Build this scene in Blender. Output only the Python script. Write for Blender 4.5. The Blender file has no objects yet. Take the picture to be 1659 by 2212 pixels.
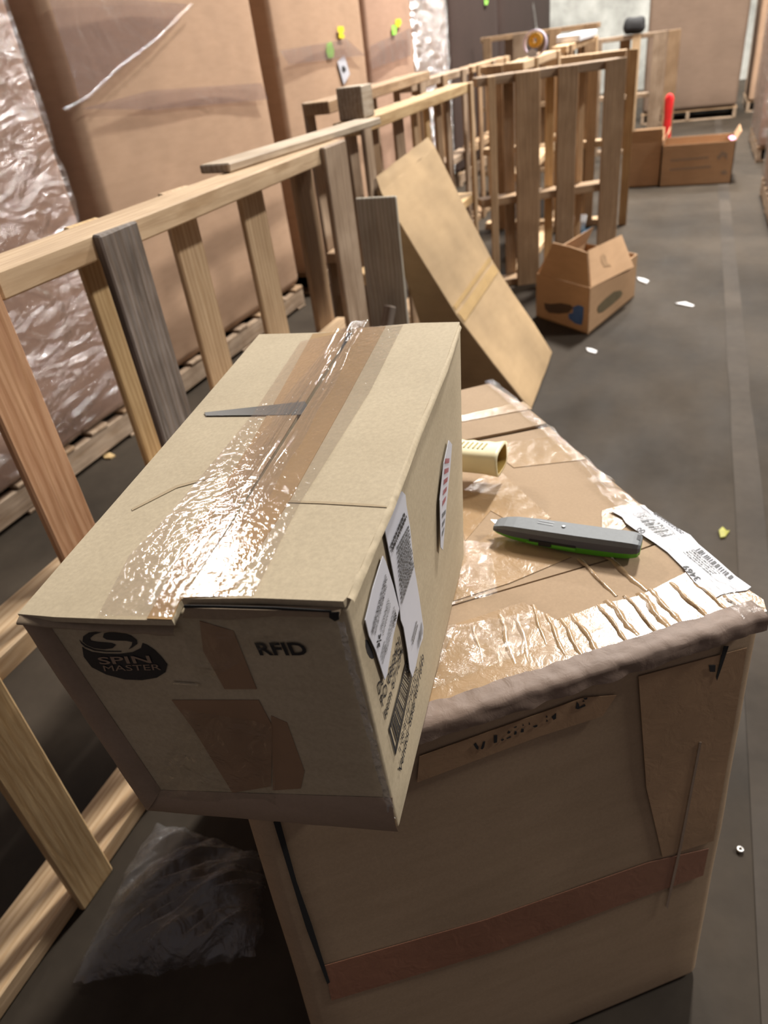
import bpy, bmesh, math, random
import numpy as np
from mathutils import Matrix, Vector, noise as mnoise

random.seed(7)
SC = bpy.context.scene
COL = SC.collection

# ------------------------------------------------------------------ camera
F, CX, CY, H = 1534.0, 829.5, 1106.0, 1.22
def _r0(u, v): return np.array([(u - CX) / F, (v - CY) / F, 1.0])
_dn = _r0(1150, 3430); _dn /= np.linalg.norm(_dn); _up = -_dn
_A = 1530.0
_hv = -(_up[0] * (_A - CX) / F + _up[2]) / _up[1] * F + CY
_Y = _r0(_A, _hv); _Y /= np.linalg.norm(_Y)
RW = np.array([np.cross(_Y, _up), _Y, _up])          # camera (x right, y down, z fwd) -> world
CAMP = np.array([0, 0, H])
def ray(u, v): return RW @ _r0(u, v)
def atz(u, v, z):
    d = ray(u, v); return CAMP + d * ((z - H) / d[2])
def atx(u, v, x):
    d = ray(u, v); return CAMP + d * (x / d[0])
def aty(u, v, y):
    d = ray(u, v); return CAMP + d * (y / d[1])

cam = bpy.data.cameras.new('camera'); camo = bpy.data.objects.new('camera', cam); COL.objects.link(camo)
_m = np.eye(4); _m[:3, 0] = RW[:, 0]; _m[:3, 1] = -RW[:, 1]; _m[:3, 2] = -RW[:, 2]; _m[:3, 3] = CAMP
camo.matrix_world = Matrix(_m.tolist())
cam.sensor_fit = 'VERTICAL'; cam.sensor_height = 36.0; cam.sensor_width = 27.0
cam.lens = 36.0 * F / 2212.0
cam.clip_start = 0.02; cam.clip_end = 100
cam.dof.use_dof = True; cam.dof.focus_distance = 0.60; cam.dof.aperture_fstop = 7.5
SC.camera = camo

# ------------------------------------------------------------------ world, lamps, exposure
wd = bpy.data.worlds.new('world'); SC.world = wd; wd.use_nodes = True
wd.node_tree.nodes['Background'].inputs[0].default_value = (0.93, 0.84, 0.90, 1)
wd.node_tree.nodes['Background'].inputs[1].default_value = 0.145
def lamp(x, y, z, e, sx=0.7, sy=1.6, col=(1, 0.965, 0.915)):
    l = bpy.data.lights.new('high_bay_lamp', 'AREA'); l.shape = 'RECTANGLE'; l.size = sx; l.size_y = sy
    l.energy = e; l.color = col
    o = bpy.data.objects.new('high_bay_lamp', l); o.location = (x, y, z); COL.objects.link(o)
LZ = 6.6
lamp(0.25, 6.9, LZ, 1300, 0.5, 1.2); lamp(-0.1, 13.0, LZ, 420)
lamp(-7.3, 6.7, LZ, 520, 0.6, 1.5); lamp(-4.2, 13.5, LZ, 600)
lamp(6.2, 4.6, LZ, 850); lamp(6.2, 10.5, LZ, 180)
SC.view_settings.view_transform = 'Standard'; SC.view_settings.look = 'None'
SC.view_settings.exposure = 0.16; SC.view_settings.gamma = 1.0
SC.view_settings.use_curve_mapping = False

# ------------------------------------------------------------------ materials
MATS = {}
def nodes(name):
    m = bpy.data.materials.new(name); m.use_nodes = True
    nt = m.node_tree; b = nt.nodes['Principled BSDF']
    MATS[name] = m
    return m, nt, b
def N(nt, t, **kw):
    n = nt.nodes.new(t)
    for k, v in kw.items():
        if k.startswith('i_'): n.inputs[k[2:].replace('_', ' ')].default_value = v
        else: setattr(n, k, v)
    return n
def tex(nt, scale, stretch=(1, 1, 1), detail=4, rough=0.6, coord='Object', dist=0.0):
    tc = N(nt, 'ShaderNodeTexCoord'); mp = N(nt, 'ShaderNodeMapping'); mp.inputs['Scale'].default_value = stretch
    nt.links.new(tc.outputs[coord], mp.inputs['Vector'])
    t = N(nt, 'ShaderNodeTexNoise', i_Scale=scale, i_Detail=detail, i_Roughness=rough, i_Distortion=dist)
    nt.links.new(mp.outputs[0], t.inputs['Vector'])
    return t
def ramp(nt, fac, stops):
    r = N(nt, 'ShaderNodeValToRGB'); e = r.color_ramp.elements
    while len(e) < len(stops): e.new(0.5)
    for el, (p, c) in zip(e, stops): el.position = p; el.color = (*c, 1)
    nt.links.new(fac, r.inputs[0]); return r
def mul(c, k): return tuple(min(1, x * k) for x in c)
def mixc(nt, fac, a, b, blend='MIX'):
    m = N(nt, 'ShaderNodeMix', data_type='RGBA', blend_type=blend)
    def put(sock, v):
        if hasattr(v, 'is_linked') or hasattr(v, 'links'): nt.links.new(v, sock)
        else: sock.default_value = (*v, 1) if isinstance(v, tuple) else v
    if isinstance(fac, float): m.inputs[0].default_value = fac
    else: nt.links.new(fac, m.inputs[0])
    put(m.inputs[6], a); put(m.inputs[7], b)
    return m.outputs[2]
def bump(nt, b, h, strength, dist=0.002, nrm=None):
    bp = N(nt, 'ShaderNodeBump', i_Strength=strength, i_Distance=dist)
    nt.links.new(h, bp.inputs['Height'])
    if nrm is not None: nt.links.new(nrm, bp.inputs['Normal'])
    nt.links.new(bp.outputs[0], b.inputs['Normal']); return bp.outputs[0]

def plain(name, c, rough=0.5, metal=0.0, var=0.12, scale=30, bmp=0.0):
    m, nt, b = nodes(name)
    t = tex(nt, scale)
    r = ramp(nt, t.outputs[0], [(0.3, mul(c, 1 - var)), (0.7, mul(c, 1 + var))])
    nt.links.new(r.outputs[0], b.inputs['Base Color'])
    b.inputs['Roughness'].default_value = rough; b.inputs['Metallic'].default_value = metal
    if bmp: bump(nt, b, t.outputs[0], bmp)
    return m
def cardboard(name, c, stain=0.18, fine=0.07, rough=0.78, lines=None):
    m, nt, b = nodes(name)
    t1 = tex(nt, 2.6, detail=3); t2 = tex(nt, 260, detail=3, rough=0.7); t3 = tex(nt, 9, (1, 1, 5), detail=5)
    a = ramp(nt, t1.outputs[0], [(0.3, mul(c, 1 - stain)), (0.68, mul(c, 1 + stain * 0.45))])
    f = ramp(nt, t2.outputs[0], [(0.3, (1 - fine * 2,) * 3), (0.7, (1, 1, 1))])
    g = ramp(nt, t3.outputs[0], [(0.35, (0.90, 0.89, 0.87)), (0.6, (1, 1, 1))])
    o = mixc(nt, 1.0, a.outputs[0], f.outputs[0], 'MULTIPLY'); o = mixc(nt, 0.7, o, g.outputs[0], 'MULTIPLY')
    nt.links.new(o, b.inputs['Base Color'])
    b.inputs['Roughness'].default_value = rough; b.inputs['Specular IOR Level'].default_value = 0.25
    n1 = bump(nt, b, t2.outputs[0], 0.12, 0.0006)
    if lines:                                         # faint corrugation ribs along one object axis
        tc = N(nt, 'ShaderNodeTexCoord'); w = N(nt, 'ShaderNodeTexWave', bands_direction=lines[0], i_Scale=lines[1], i_Distortion=0.6)
        nt.links.new(tc.outputs['Object'], w.inputs['Vector']); bump(nt, b, w.outputs[1], 0.18, 0.0012, n1)
    return m
def wood(name, light, dark, grey=0.0, rough=0.7):
    m, nt, b = nodes(name)
    oi = N(nt, 'ShaderNodeObjectInfo')
    tc = N(nt, 'ShaderNodeTexCoord')
    ad = N(nt, 'ShaderNodeVectorMath', operation='ADD')
    sc = N(nt, 'ShaderNodeVectorMath', operation='SCALE'); sc.inputs['Scale'].default_value = 40.0
    nt.links.new(oi.outputs['Random'], sc.inputs[0])
    nt.links.new(tc.outputs['Object'], ad.inputs[0]); nt.links.new(sc.outputs[0], ad.inputs[1])
    mp = N(nt, 'ShaderNodeMapping'); mp.inputs['Scale'].default_value = (1.0, 14, 14)
    nt.links.new(ad.outputs[0], mp.inputs[0])
    g = N(nt, 'ShaderNodeTexNoise', i_Scale=5.0, i_Detail=6.0, i_Roughness=0.65, i_Distortion=0.5)
    nt.links.new(mp.outputs[0], g.inputs['Vector'])
    w = N(nt, 'ShaderNodeTexWave', wave_type='BANDS', bands_direction='Y', i_Scale=14.0, i_Distortion=7.0, i_Detail=3.0)
    mp2 = N(nt, 'ShaderNodeMapping'); mp2.inputs['Scale'].default_value = (0.25, 1.6, 1.6)
    nt.links.new(ad.outputs[0], mp2.inputs[0]); nt.links.new(mp2.outputs[0], w.inputs['Vector'])
    c1 = ramp(nt, g.outputs[0], [(0.3, dark), (0.65, light)])
    c2 = ramp(nt, w.outputs[0], [(0.1, (0.80, 0.74, 0.66)), (0.6, (1, 1, 1))])
    o = mixc(nt, 0.8, c1.outputs[0], c2.outputs[0], 'MULTIPLY')
    st = N(nt, 'ShaderNodeTexNoise', i_Scale=6.0, i_Detail=5.0); nt.links.new(ad.outputs[0], st.inputs['Vector'])
    s2 = ramp(nt, st.outputs[0], [(0.42, (0.72, 0.68, 0.64)), (0.58, (1, 1, 1))])
    o = mixc(nt, 0.35 + grey * 0.6, o, s2.outputs[0], 'MULTIPLY')
    vr = ramp(nt, oi.outputs['Random'], [(0.0, (0.84, 0.82, 0.80)), (1.0, (1.08, 1.05, 1.0))])
    o = mixc(nt, 1.0, o, vr.outputs[0], 'MULTIPLY')
    nt.links.new(o, b.inputs['Base Color']); b.inputs['Roughness'].default_value = rough
    b.inputs['Specular IOR Level'].default_value = 0.3
    bump(nt, b, g.outputs[0], 0.35 + grey * 0.4, 0.002)
    return m
def film(name, tint=(0.95, 0.94, 0.95), haze=0.10, gloss=0.35, scale=18, stretch=(1, 1, 1), strength=0.8, rough=0.12, dist=0.01, base=0.10):
    """clear plastic: see-through with a wrinkled glossy skin"""
    m = bpy.data.materials.new(name); m.use_nodes = True; MATS[name] = m
    nt = m.node_tree; nt.nodes.clear()
    out = N(nt, 'ShaderNodeOutputMaterial')
    tr = N(nt, 'ShaderNodeBsdfTransparent'); tr.inputs[0].default_value = (*tint, 1)
    gl = N(nt, 'ShaderNodeBsdfGlossy', i_Roughness=rough); gl.inputs[0].default_value = (1, 1, 1, 1)
    df = N(nt, 'ShaderNodeBsdfDiffuse'); df.inputs[0].default_value = (0.8, 0.79, 0.78, 1)
    t = tex(nt, scale, stretch, detail=3.0 if scale > 100 else 6, rough=0.55, dist=1.2)
    bp = N(nt, 'ShaderNodeBump', i_Strength=strength, i_Distance=dist); nt.links.new(t.outputs[0], bp.inputs['Height'])
    nt.links.new(bp.outputs[0], gl.inputs['Normal'])
    ge = N(nt, 'ShaderNodeNewGeometry'); dp = N(nt, 'ShaderNodeVectorMath', operation='DOT_PRODUCT')
    nt.links.new(ge.outputs['Incoming'], dp.inputs[0]); nt.links.new(bp.outputs[0], dp.inputs[1])
    ab = N(nt, 'ShaderNodeMath', operation='ABSOLUTE'); nt.links.new(dp.outputs['Value'], ab.inputs[0])
    sb_ = N(nt, 'ShaderNodeMath', operation='SUBTRACT', use_clamp=True); sb_.inputs[0].default_value = 1.0; nt.links.new(ab.outputs[0], sb_.inputs[1])
    pw = N(nt, 'ShaderNodeMath', operation='POWER'); nt.links.new(sb_.outputs[0], pw.inputs[0]); pw.inputs[1].default_value = 5.0
    fr = N(nt, 'ShaderNodeMath', operation='MULTIPLY_ADD'); nt.links.new(pw.outputs[0], fr.inputs[0]); fr.inputs[1].default_value = 0.96; fr.inputs[2].default_value = 0.04
    ma = N(nt, 'ShaderNodeMath', operation='MULTIPLY_ADD', use_clamp=True)
    nt.links.new(fr.outputs[0], ma.inputs[0]); ma.inputs[1].default_value = gloss * 2; ma.inputs[2].default_value = base
    a = N(nt, 'ShaderNodeMixShader'); a.inputs[0].default_value = haze
    nt.links.new(tr.outputs[0], a.inputs[1]); nt.links.new(df.outputs[0], a.inputs[2])
    b = N(nt, 'ShaderNodeMixShader'); nt.links.new(ma.outputs[0], b.inputs[0])
    nt.links.new(a.outputs[0], b.inputs[1]); nt.links.new(gl.outputs[0], b.inputs[2])
    nt.links.new(b.outputs[0], out.inputs[0])
    return m
def tape(name, c, rough=0.22, scale=60, stretch=(1, 1, 1), strength=0.35):
    """packing tape stuck down: coloured with a clear glossy coat"""
    m, nt, b = nodes(name)
    t = tex(nt, scale, stretch, detail=5, dist=0.8); t2 = tex(nt, 8, detail=3)
    r = ramp(nt, t2.outputs[0], [(0.3, mul(c, 0.85)), (0.7, mul(c, 1.12))])
    nt.links.new(r.outputs[0], b.inputs['Base Color']); b.inputs['Roughness'].default_value = rough
    b.inputs['Specular IOR Level'].default_value = 0.4
    bump(nt, b, t.outputs[0], strength, 0.002)
    return m

KRAFT = (0.47, 0.345, 0.215)
cb_main = cardboard('kraft_light', (0.475, 0.39, 0.265), 0.10, 0.08)
cb_big = cardboard('kraft_warm', (0.40, 0.28, 0.175), 0.14, 0.06)
cb_lean = cardboard('kraft_yellow', (0.40, 0.275, 0.150), 0.30, 0.05)
cb_small = cardboard('kraft_orange', (0.47, 0.29, 0.16), 0.15, 0.05)
cb_gay = cardboard('kraft_pallet_box', (0.44, 0.285, 0.185), 0.13, 0.04)
cb_gay2 = cardboard('kraft_pallet_box_rosy', (0.42, 0.265, 0.185), 0.13, 0.04)
cb_dark_shaded = cardboard('kraft_dark_shaded', (0.050, 0.031, 0.025), 0.12, 0.04)  # dark brown board, with the far row's shade put into the base colour
cb_inner = cardboard('kraft_edge', (0.30, 0.225, 0.15), 0.15, 0.08)
cb_crease = cardboard('kraft_crease', (0.40, 0.31, 0.195), 0.1, 0.06)
cb_strip = cardboard('kraft_strip', (0.31, 0.225, 0.16), 0.12, 0.05)
w_pine = wood('pine_fresh', (0.64, 0.475, 0.305), (0.48, 0.335, 0.20))
w_yel = wood('pine_yellow', (0.66, 0.475, 0.26), (0.50, 0.335, 0.165))
w_red = wood('pine_red', (0.53, 0.32, 0.19), (0.37, 0.19, 0.10))
w_grey = wood('wood_grey', (0.31, 0.265, 0.235), (0.135, 0.115, 0.10), 1.0)
w_brown = wood('wood_brown', (0.43, 0.30, 0.185), (0.30, 0.20, 0.12), 0.4)
w_mix = wood('wood_weathered', (0.44, 0.34, 0.25), (0.27, 0.195, 0.135), 0.8)
w_pale = wood('wood_pale_weathered', (0.58, 0.49, 0.38), (0.40, 0.32, 0.24), 0.5)
WOODS = [w_pine, w_yel, w_brown, w_mix, w_pine, w_brown]
black = plain('ink_black', (0.012, 0.012, 0.014), 0.65, var=0.3)
ink_grey = plain('ink_grey', (0.10, 0.10, 0.10), 0.7, var=0.3)
paper = plain('label_paper', (0.50, 0.50, 0.54), 0.55, var=0.03, scale=20, bmp=0.05)
void = plain('hollow_dark', (0.01, 0.009, 0.008), 0.9)
tape_br = tape('brown_tape', (0.31, 0.18, 0.060), 0.5, 90, (1, 1, 1), 0.2)
tape_dk = tape('brown_tape_aged', (0.285, 0.175, 0.105), 0.4, 40, (1, 1, 1), 0.3)
tape_tan = tape('tan_tape', (0.36, 0.235, 0.125), 0.22, 60, (1, 1, 1), 0.42)
tape_clear = film('clear_tape', (0.97, 0.96, 0.95), 0.012, 0.5, 150, (1, 1, 1), 0.7, 0.05, 0.0006, 0.0)
film_crease = film('creased_clear_film', (0.97, 0.97, 0.97), 0.015, 0.5, 60, (1.4, 0.5, 1), 0.7, 0.06, 0.0012, 0.0)
film_thin = film('thin_film', (0.97, 0.97, 0.96), 0.008, 0.35, 40, (1, 1, 1), 0.8, 0.14, 0.006, 0.02)
film_wrap = film('stretch_wrap', (0.94, 0.92, 0.93), 0.03, 0.5, 5, (1, 1, 2.4), 1.0, 0.16, 0.05, 0.06)
film_shiny = film('stretch_wrap_glossy', (0.94, 0.93, 0.95), 0.12, 0.8, 6, (1, 1, 2.0), 1.0, 0.2, 0.16, 0.2)
film_rag = film('ragged_film', (0.95, 0.95, 0.95), 0.22, 0.7, 90, (1, 1, 1), 1.0, 0.15, 0.004, 0.08)
film_bag = film('crumpled_bag', (0.93, 0.92, 0.92), 0.05, 0.45, 12, (1, 1, 1), 0.7, 0.30, 0.03, 0.05)
tape_front = tape('tan_tape_dull', (0.35, 0.215, 0.12), 0.45, 40, (1, 1, 1), 0.3)
tape_rust = tape('rust_tape_dull', (0.27, 0.125, 0.075), 0.45, 40, (1, 1, 1), 0.3)
# concrete
def concrete(name, c, rough):
    m, nt, b = nodes(name)
    t1 = tex(nt, 1.5, detail=5); t2 = tex(nt, 30, detail=6); t3 = tex(nt, 4, (1, 0.35, 1), detail=5)
    a = ramp(nt, t1.outputs[0], [(0.33, mul(c, 0.62)), (0.67, mul(c, 1.3))])
    f = ramp(nt, t2.outputs[0], [(0.3, (0.86, 0.86, 0.86)), (0.7, (1, 1, 1))])
    g = ramp(nt, t3.outputs[0], [(0.35, (0.78, 0.77, 0.76)), (0.62, (1, 1, 1))])
    o = mixc(nt, 1.0, a.outputs[0], f.outputs[0], 'MULTIPLY'); o = mixc(nt, 0.8, o, g.outputs[0], 'MULTIPLY')
    nt.links.new(o, b.inputs['Base Color'])
    r = ramp(nt, t3.outputs[0], [(0.3, (rough - 0.1,) * 3), (0.7, (rough + 0.15,) * 3)])
    nt.links.new(r.outputs[0], b.inputs['Roughness']); bump(nt, b, t2.outputs[0], 0.15, 0.003); b.inputs['Specular IOR Level'].default_value = 0.12
    return m
m_floor = concrete('concrete_floor', (0.050, 0.0385, 0.0275), 0.66)
m_strip = concrete('joint_filler', (0.067, 0.054, 0.042), 0.7)
m_wall = concrete('painted_wall', (0.48, 0.48, 0.44), 0.8)

# ------------------------------------------------------------------ geometry helpers
def link(name, verts, faces, mat, parent=None, smooth=False):
    """mesh from WORLD coordinates, stored relative to its parent's base"""
    v = np.asarray(verts, float).reshape(-1, 3)
    base = np.array(parent_base(parent)) if parent is not None else v.mean(0) * [1, 1, 0] + [0, 0, v[:, 2].min()]
    me = bpy.data.meshes.new(name)
    me.from_pydata([tuple(p) for p in (v - base)], [], [tuple(f) for f in faces]); me.update()
    if smooth: me.polygons.foreach_set('use_smooth', [True] * len(me.polygons))
    me.materials.append(mat)
    o = bpy.data.objects.new(name, me); COL.objects.link(o)
    if parent is not None: o.parent = parent
    else: o.location = tuple(base)
    return o
def parent_base(p):
    b = Vector((0, 0, 0))
    while p is not None: b += p.location; p = p.parent
    return tuple(b)
def thing(name, label, cat, loc, rz=0.0, group=None):
    o = bpy.data.objects.new(name, None); COL.objects.link(o); o.location = tuple(float(c) for c in loc); o.rotation_euler = (0, 0, rz)
    o.empty_display_size = 0.1
    return tag(o, label, cat, group)
def tag(o, label, cat, group=None):
    o['label'] = label; o['category'] = cat
    if group: o['group'] = group
    return o
def struct(o): o['kind'] = 'structure'; return o

_cache = {}
def board_mesh(l, w, t, mat, b=0.003):
    """chamfered plank, length along X, width along Y, thickness along Z, a little out of true"""
    k = (round(l, 3), round(w, 3), round(t, 3), mat.name)
    if k in _cache: return _cache[k]
    bm = bmesh.new(); bmesh.ops.create_cube(bm, size=1.0)
    rs = random.Random(hash(k[:3]))
    for v in bm.verts:
        v.co = Vector((v.co.x * l, v.co.y * w, v.co.z * t)) + Vector((rs.uniform(-.003, .003), rs.uniform(-.0015, .0015), rs.uniform(-.0008, .0008)))
    bmesh.ops.bevel(bm, geom=bm.edges[:], offset=min(b, t * 0.25), segments=1, affect='EDGES')
    me = bpy.data.meshes.new('plank'); bm.to_mesh(me); bm.free(); me.materials.append(mat); _cache[k] = me
    return me
def plank(name, parent, c, ax, wd_, l, w, t, mat):
    """plank object in its parent's local frame: centre c, length axis ax, width axis wd_"""
    o = bpy.data.objects.new(name, board_mesh(l, w, t, mat)); COL.objects.link(o)
    a = Vector(ax).normalized(); y = Vector(wd_); y = (y - a * y.dot(a)).normalized(); z = a.cross(y)
    m = Matrix.Identity(4)
    for i in range(3): m[i][0] = a[i]; m[i][1] = y[i]; m[i][2] = z[i]; m[i][3] = c[i]
    if parent is not None: o.parent = parent
    o.matrix_local = m
    return o

def rbox(dx, dy, dz, r, n=6):
    def ax(d): 
        a = [0, r * .3, r * .65] + list(np.linspace(r, d - r, n + 1)) + [d - r * .65, d - r * .3, d]
        return a
    X, Y, Z = ax(dx), ax(dy), ax(dz); idx = {}; V = []; Fc = []
    def vid(p):
        k = tuple(round(c, 6) for c in p)
        if k not in idx:
            idx[k] = len(V); p = np.array(p); q = np.clip(p, r, np.array([dx, dy, dz]) - r); v = p - q; L = np.linalg.norm(v)
            V.append(q + v / L * r if L > 0 else p)
        return idx[k]
    def face(A, B, f, flip):
        for i in range(len(A) - 1):
            for j in range(len(B) - 1):
                q = [vid(f(A[i], B[j])), vid(f(A[i + 1], B[j])), vid(f(A[i + 1], B[j + 1])), vid(f(A[i], B[j + 1]))]
                Fc.append(q[::-1] if flip else q)
    face(X, Y, lambda a, b: (a, b, 0), True); face(X, Y, lambda a, b: (a, b, dz), False)
    face(X, Z, lambda a, b: (a, 0, b), False); face(X, Z, lambda a, b: (a, dy, b), True)
    face(Y, Z, lambda a, b: (0, a, b), True); face(Y, Z, lambda a, b: (dx, a, b), False)
    return np.array(V), Fc
def trilin(c, p):
    """c[(i,j,k)] corner dict, p in unit cube (n,3)"""
    o = 0
    for i in (0, 1):
        for j in (0, 1):
            for k in (0, 1):
                w = (p[:, 0] if i else 1 - p[:, 0]) * (p[:, 1] if j else 1 - p[:, 1]) * (p[:, 2] if k else 1 - p[:, 2])
                o = o + w[:, None] * np.asarray(c[(i, j, k)])[None]
    return o
def bulged(V, d, amt):
    """push the middles of the faces outwards"""
    u = V / d; s = np.sin(np.pi * np.clip(u, 0, 1)); o = V.copy()
    for a in range(3):
        b, c = [i for i in range(3) if i != a]
        o[:, a] += (u[:, a] - 0.5) * 2 * amt[a] * s[:, b] * s[:, c]
    return o
def crumple(V, amp, sc=6.0, seed=0.0):
    return np.array([np.array(p) + amp * np.array(mnoise.noise_vector(Vector(p) * sc + Vector((seed, seed, seed)))) for p in V])

class Plane:
    def __init__(s, o, px, py):
        s.o = np.asarray(o, float); s.x = np.asarray(px, float) - s.o; s.x /= np.linalg.norm(s.x)
        y = np.asarray(py, float) - s.o; s.n = np.cross(s.x, y); s.n /= np.linalg.norm(s.n)
        if s.n @ (CAMP - s.o) < 0: s.n = -s.n
        s.y = np.cross(s.n, s.x)
        if s.y @ y < 0: s.y = -s.y
    def hit(s, u, v, off=0.0):
        d = ray(u, v); t = ((s.o + s.n * off - CAMP) @ s.n) / (d @ s.n); return CAMP + d * t
def prism(P, pts, off, th):
    """slab on plane P from world points lying on it; outer face at off, thickness th"""
    top = [np.asarray(p) + P.n * off for p in pts]; bot = [p - P.n * th for p in top]; n = len(pts)
    a = sum(np.cross(top[i] - top[0], top[(i + 1) % n] - top[0]) @ P.n for i in range(n))
    f = [list(range(n)), [2 * n - 1 - i for i in range(n)]] + [[n + i, n + (i + 1) % n, (i + 1) % n, i] for i in range(n)]
    if a < 0: f = [q[::-1] for q in f]
    return top + bot, f
def decal(name, P, px, mat, parent, off=0.0008, th=0.0006):
    pts = [P.hit(u, v) for u, v in px]
    v, f = prism(P, pts, off, th); return link(name, v, f, mat, parent)
def crop(pts, ox, oy, k): return [(x / k + ox, y / k + oy) for x, y in pts]
def sheet(name, c00, c10, c11, c01, nu, nv, mat, parent, fn=None, smooth=True):
    V = []; c00, c10, c11, c01 = map(np.asarray, (c00, c10, c11, c01))
    for j in range(nv + 1):
        for i in range(nu + 1):
            u, v = i / nu, j / nv
            p = c00 * (1 - u) * (1 - v) + c10 * u * (1 - v) + c11 * u * v + c01 * (1 - u) * v
            V.append(fn(p, u, v) if fn else p)
    Fc = [[j * (nu + 1) + i, j * (nu + 1) + i + 1, (j + 1) * (nu + 1) + i + 1, (j + 1) * (nu + 1) + i] for j in range(nv) for i in range(nu)]
    return link(name, V, Fc, mat, parent, smooth)
def text_on(name, body, P, b0, b1, t0, mat, parent, off=0.0010, bold=0.0):
    """flat lettering: baseline from pixel b0 to b1, cap height up to pixel t0, laid in plane P"""
    cu = bpy.data.curves.new('tmp', 'FONT'); cu.body = body; cu.size = 1.0; cu.resolution_u = 3; cu.offset = bold
    ob = bpy.data.objects.new('tmp', cu); COL.objects.link(ob)
    bpy.context.view_layer.update()
    me0 = ob.evaluated_get(bpy.context.evaluated_depsgraph_get()).to_mesh()
    vs = np.array([v.co[:] for v in me0.vertices]); fs = [list(p.vertices) for p in me0.polygons]
    ob.to_mesh_clear(); bpy.data.objects.remove(ob); bpy.data.curves.remove(cu)
    if not len(vs): return None
    x0, x1 = vs[:, 0].min(), vs[:, 0].max(); hgt = 0.72
    B0, B1, T0 = P.hit(*b0), P.hit(*b1), P.hit(*t0)
    w = [B0 + (B1 - B0) * ((v[0] - x0) / (x1 - x0)) + (T0 - B0) * (v[1] / hgt) + P.n * off for v in vs]
    if len(fs) and np.cross(w[fs[0][1]] - w[fs[0][0]], w[fs[0][2]] - w[fs[0][0]]) @ P.n < 0: fs = [q[::-1] for q in fs]
    return link(name, w, fs, mat, parent)
def bars(name, P, A, B, C, D, spans, mat, parent, off=0.001):
    """stripes in the pixel quad A(0,0) B(0,1) C(1,1) D(1,0); spans = (u0,u1,v0,v1)"""
    A, B, C, D = [P.hit(*p) + P.n * off for p in (A, B, C, D)]
    bl = lambda u, v: A * (1 - u) * (1 - v) + D * u * (1 - v) + C * u * v + B * (1 - u) * v
    V, Fc = [], []
    for (u0, u1, v0, v1) in spans:
        k = len(V); V += [bl(u0, v0), bl(u1, v0), bl(u1, v1), bl(u0, v1)]; Fc.append([k, k + 1, k + 2, k + 3])
    if np.cross(V[1] - V[0], V[2] - V[0]) @ P.n < 0: Fc = [q[::-1] for q in Fc]
    return link(name, V, Fc, mat, parent)
def barcode(n, seed, v0=0.0, v1=1.0, u0=0.0, u1=1.0):
    rs = random.Random(seed); o = []; u = 0.0; seq = []
    while u < n:
        a = rs.choice([.5, .5, 1, 1.5]); g = rs.choice([.5, .8, 1.2]); seq.append((u, u + a)); u += a + g
    return [(u0 + (u1 - u0) * a / u, u0 + (u1 - u0) * b / u, v0, v1) for a, b in seq]
def textrows(rows, seed, fill=0.55):
    """unreadably small print as broken dashes"""
    rs = random.Random(seed); o = []
    for r in range(rows):
        u = 0.02
        while u < 0.95:
            l = rs.uniform(.03, .10); o.append((u, min(u + l, .98), (r + .5 - fill / 2) / rows, (r + .5 + fill / 2) / rows)); u += l + rs.uniform(.012, .03)
    return o

# ------------------------------------------------------------------ structure
struct(link('floor', [(-9, -4, 0), (8, -4, 0), (8, 17, 0), (-9, 17, 0), (-9, -4, -.1), (8, -4, -.1), (8, 17, -.1), (-9, 17, -.1)],
            [(0, 1, 2, 3), (7, 6, 5, 4), (0, 4, 5, 1), (1, 5, 6, 2), (2, 6, 7, 3), (3, 7, 4, 0)], m_floor))
def strip(name, x0, x1, y0, y1, mat, h=0.002, wob=0.006):
    V, Fc = [], []; n = 60
    for i in range(n + 1):
        y = y0 + (y1 - y0) * i / n
        a, b = wob * mnoise.noise(Vector((y * 2.1, 0, 1))), wob * mnoise.noise(Vector((y * 2.1, 5, 1)))
        V += [(x0 + a, y, h), (x1 + b, y, h)]
        if i: k = 2 * i; Fc.append((k - 2, k - 1, k + 1, k))
    return struct(link(name, V, Fc, mat))
strip('trim_1', 0.222, 0.295, -4, 16, m_strip)
struct(link('wall_back', [(-9, 15.5, 0), (8, 15.5, 0), (8, 15.5, 8), (-9, 15.5, 8), (-9, 15.7, 0), (8, 15.7, 0), (8, 15.7, 8), (-9, 15.7, 8)],
            [(0, 3, 2, 1), (4, 5, 6, 7), (0, 1, 5, 4), (3, 7, 6, 2), (0, 4, 7, 3), (1, 2, 6, 5)][::1], m_wall))

# ------------------------------------------------------------------ the large taped carton
ZB = 0.6955
a37 = math.radians(37.3); ex = np.array([math.cos(a37), math.sin(a37), 0]); ey = np.array([-math.sin(a37), math.cos(a37), 0])
FRc = np.array([0.1200, 0.6260, 0.0]); BW, BD = 0.545, 0.670
O = FRc - ex * BW
big = thing('large_carton', 'large tan carton sealed with creased tape under the utility knife', 'carton', O + ex * BW / 2 + ey * BD / 2)
d = np.array([BW, BD, ZB - 0.004])
V, Fc = rbox(*d, 0.016, 14)
V = bulged(V, d, (0.008, 0.001, 0.000)); V = crumple(V, 0.0014, 7, 3.0)
V[:, 2] = np.maximum(V[:, 2], 0.0005)
flare = 1 - V[:, 2] / d[2]
V[:, 0] += np.where(V[:, 0] < BW / 2, -0.020, -0.003) * flare
V[:, 1] += np.where(V[:, 1] < BD / 2, -0.034, 0.015) * flare
w = O + V[:, :1] * ex + V[:, 1:2] * ey + V[:, 2:] * np.array([0, 0, 1])
link('body', w, Fc, cb_big, big, True)
PT = Plane(O + [0, 0, ZB], O + [0, 0, ZB] + ex, O + [0, 0, ZB] + ey)         # its top
PF = Plane(O - ey * 0.0356, O - ey * 0.0356 + ex, O - ey * 0.0016 + [0, 0, ZB])   # its front
def B3(a, b, z): return O + ex * a + ey * b + np.array([0, 0, z])
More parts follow.
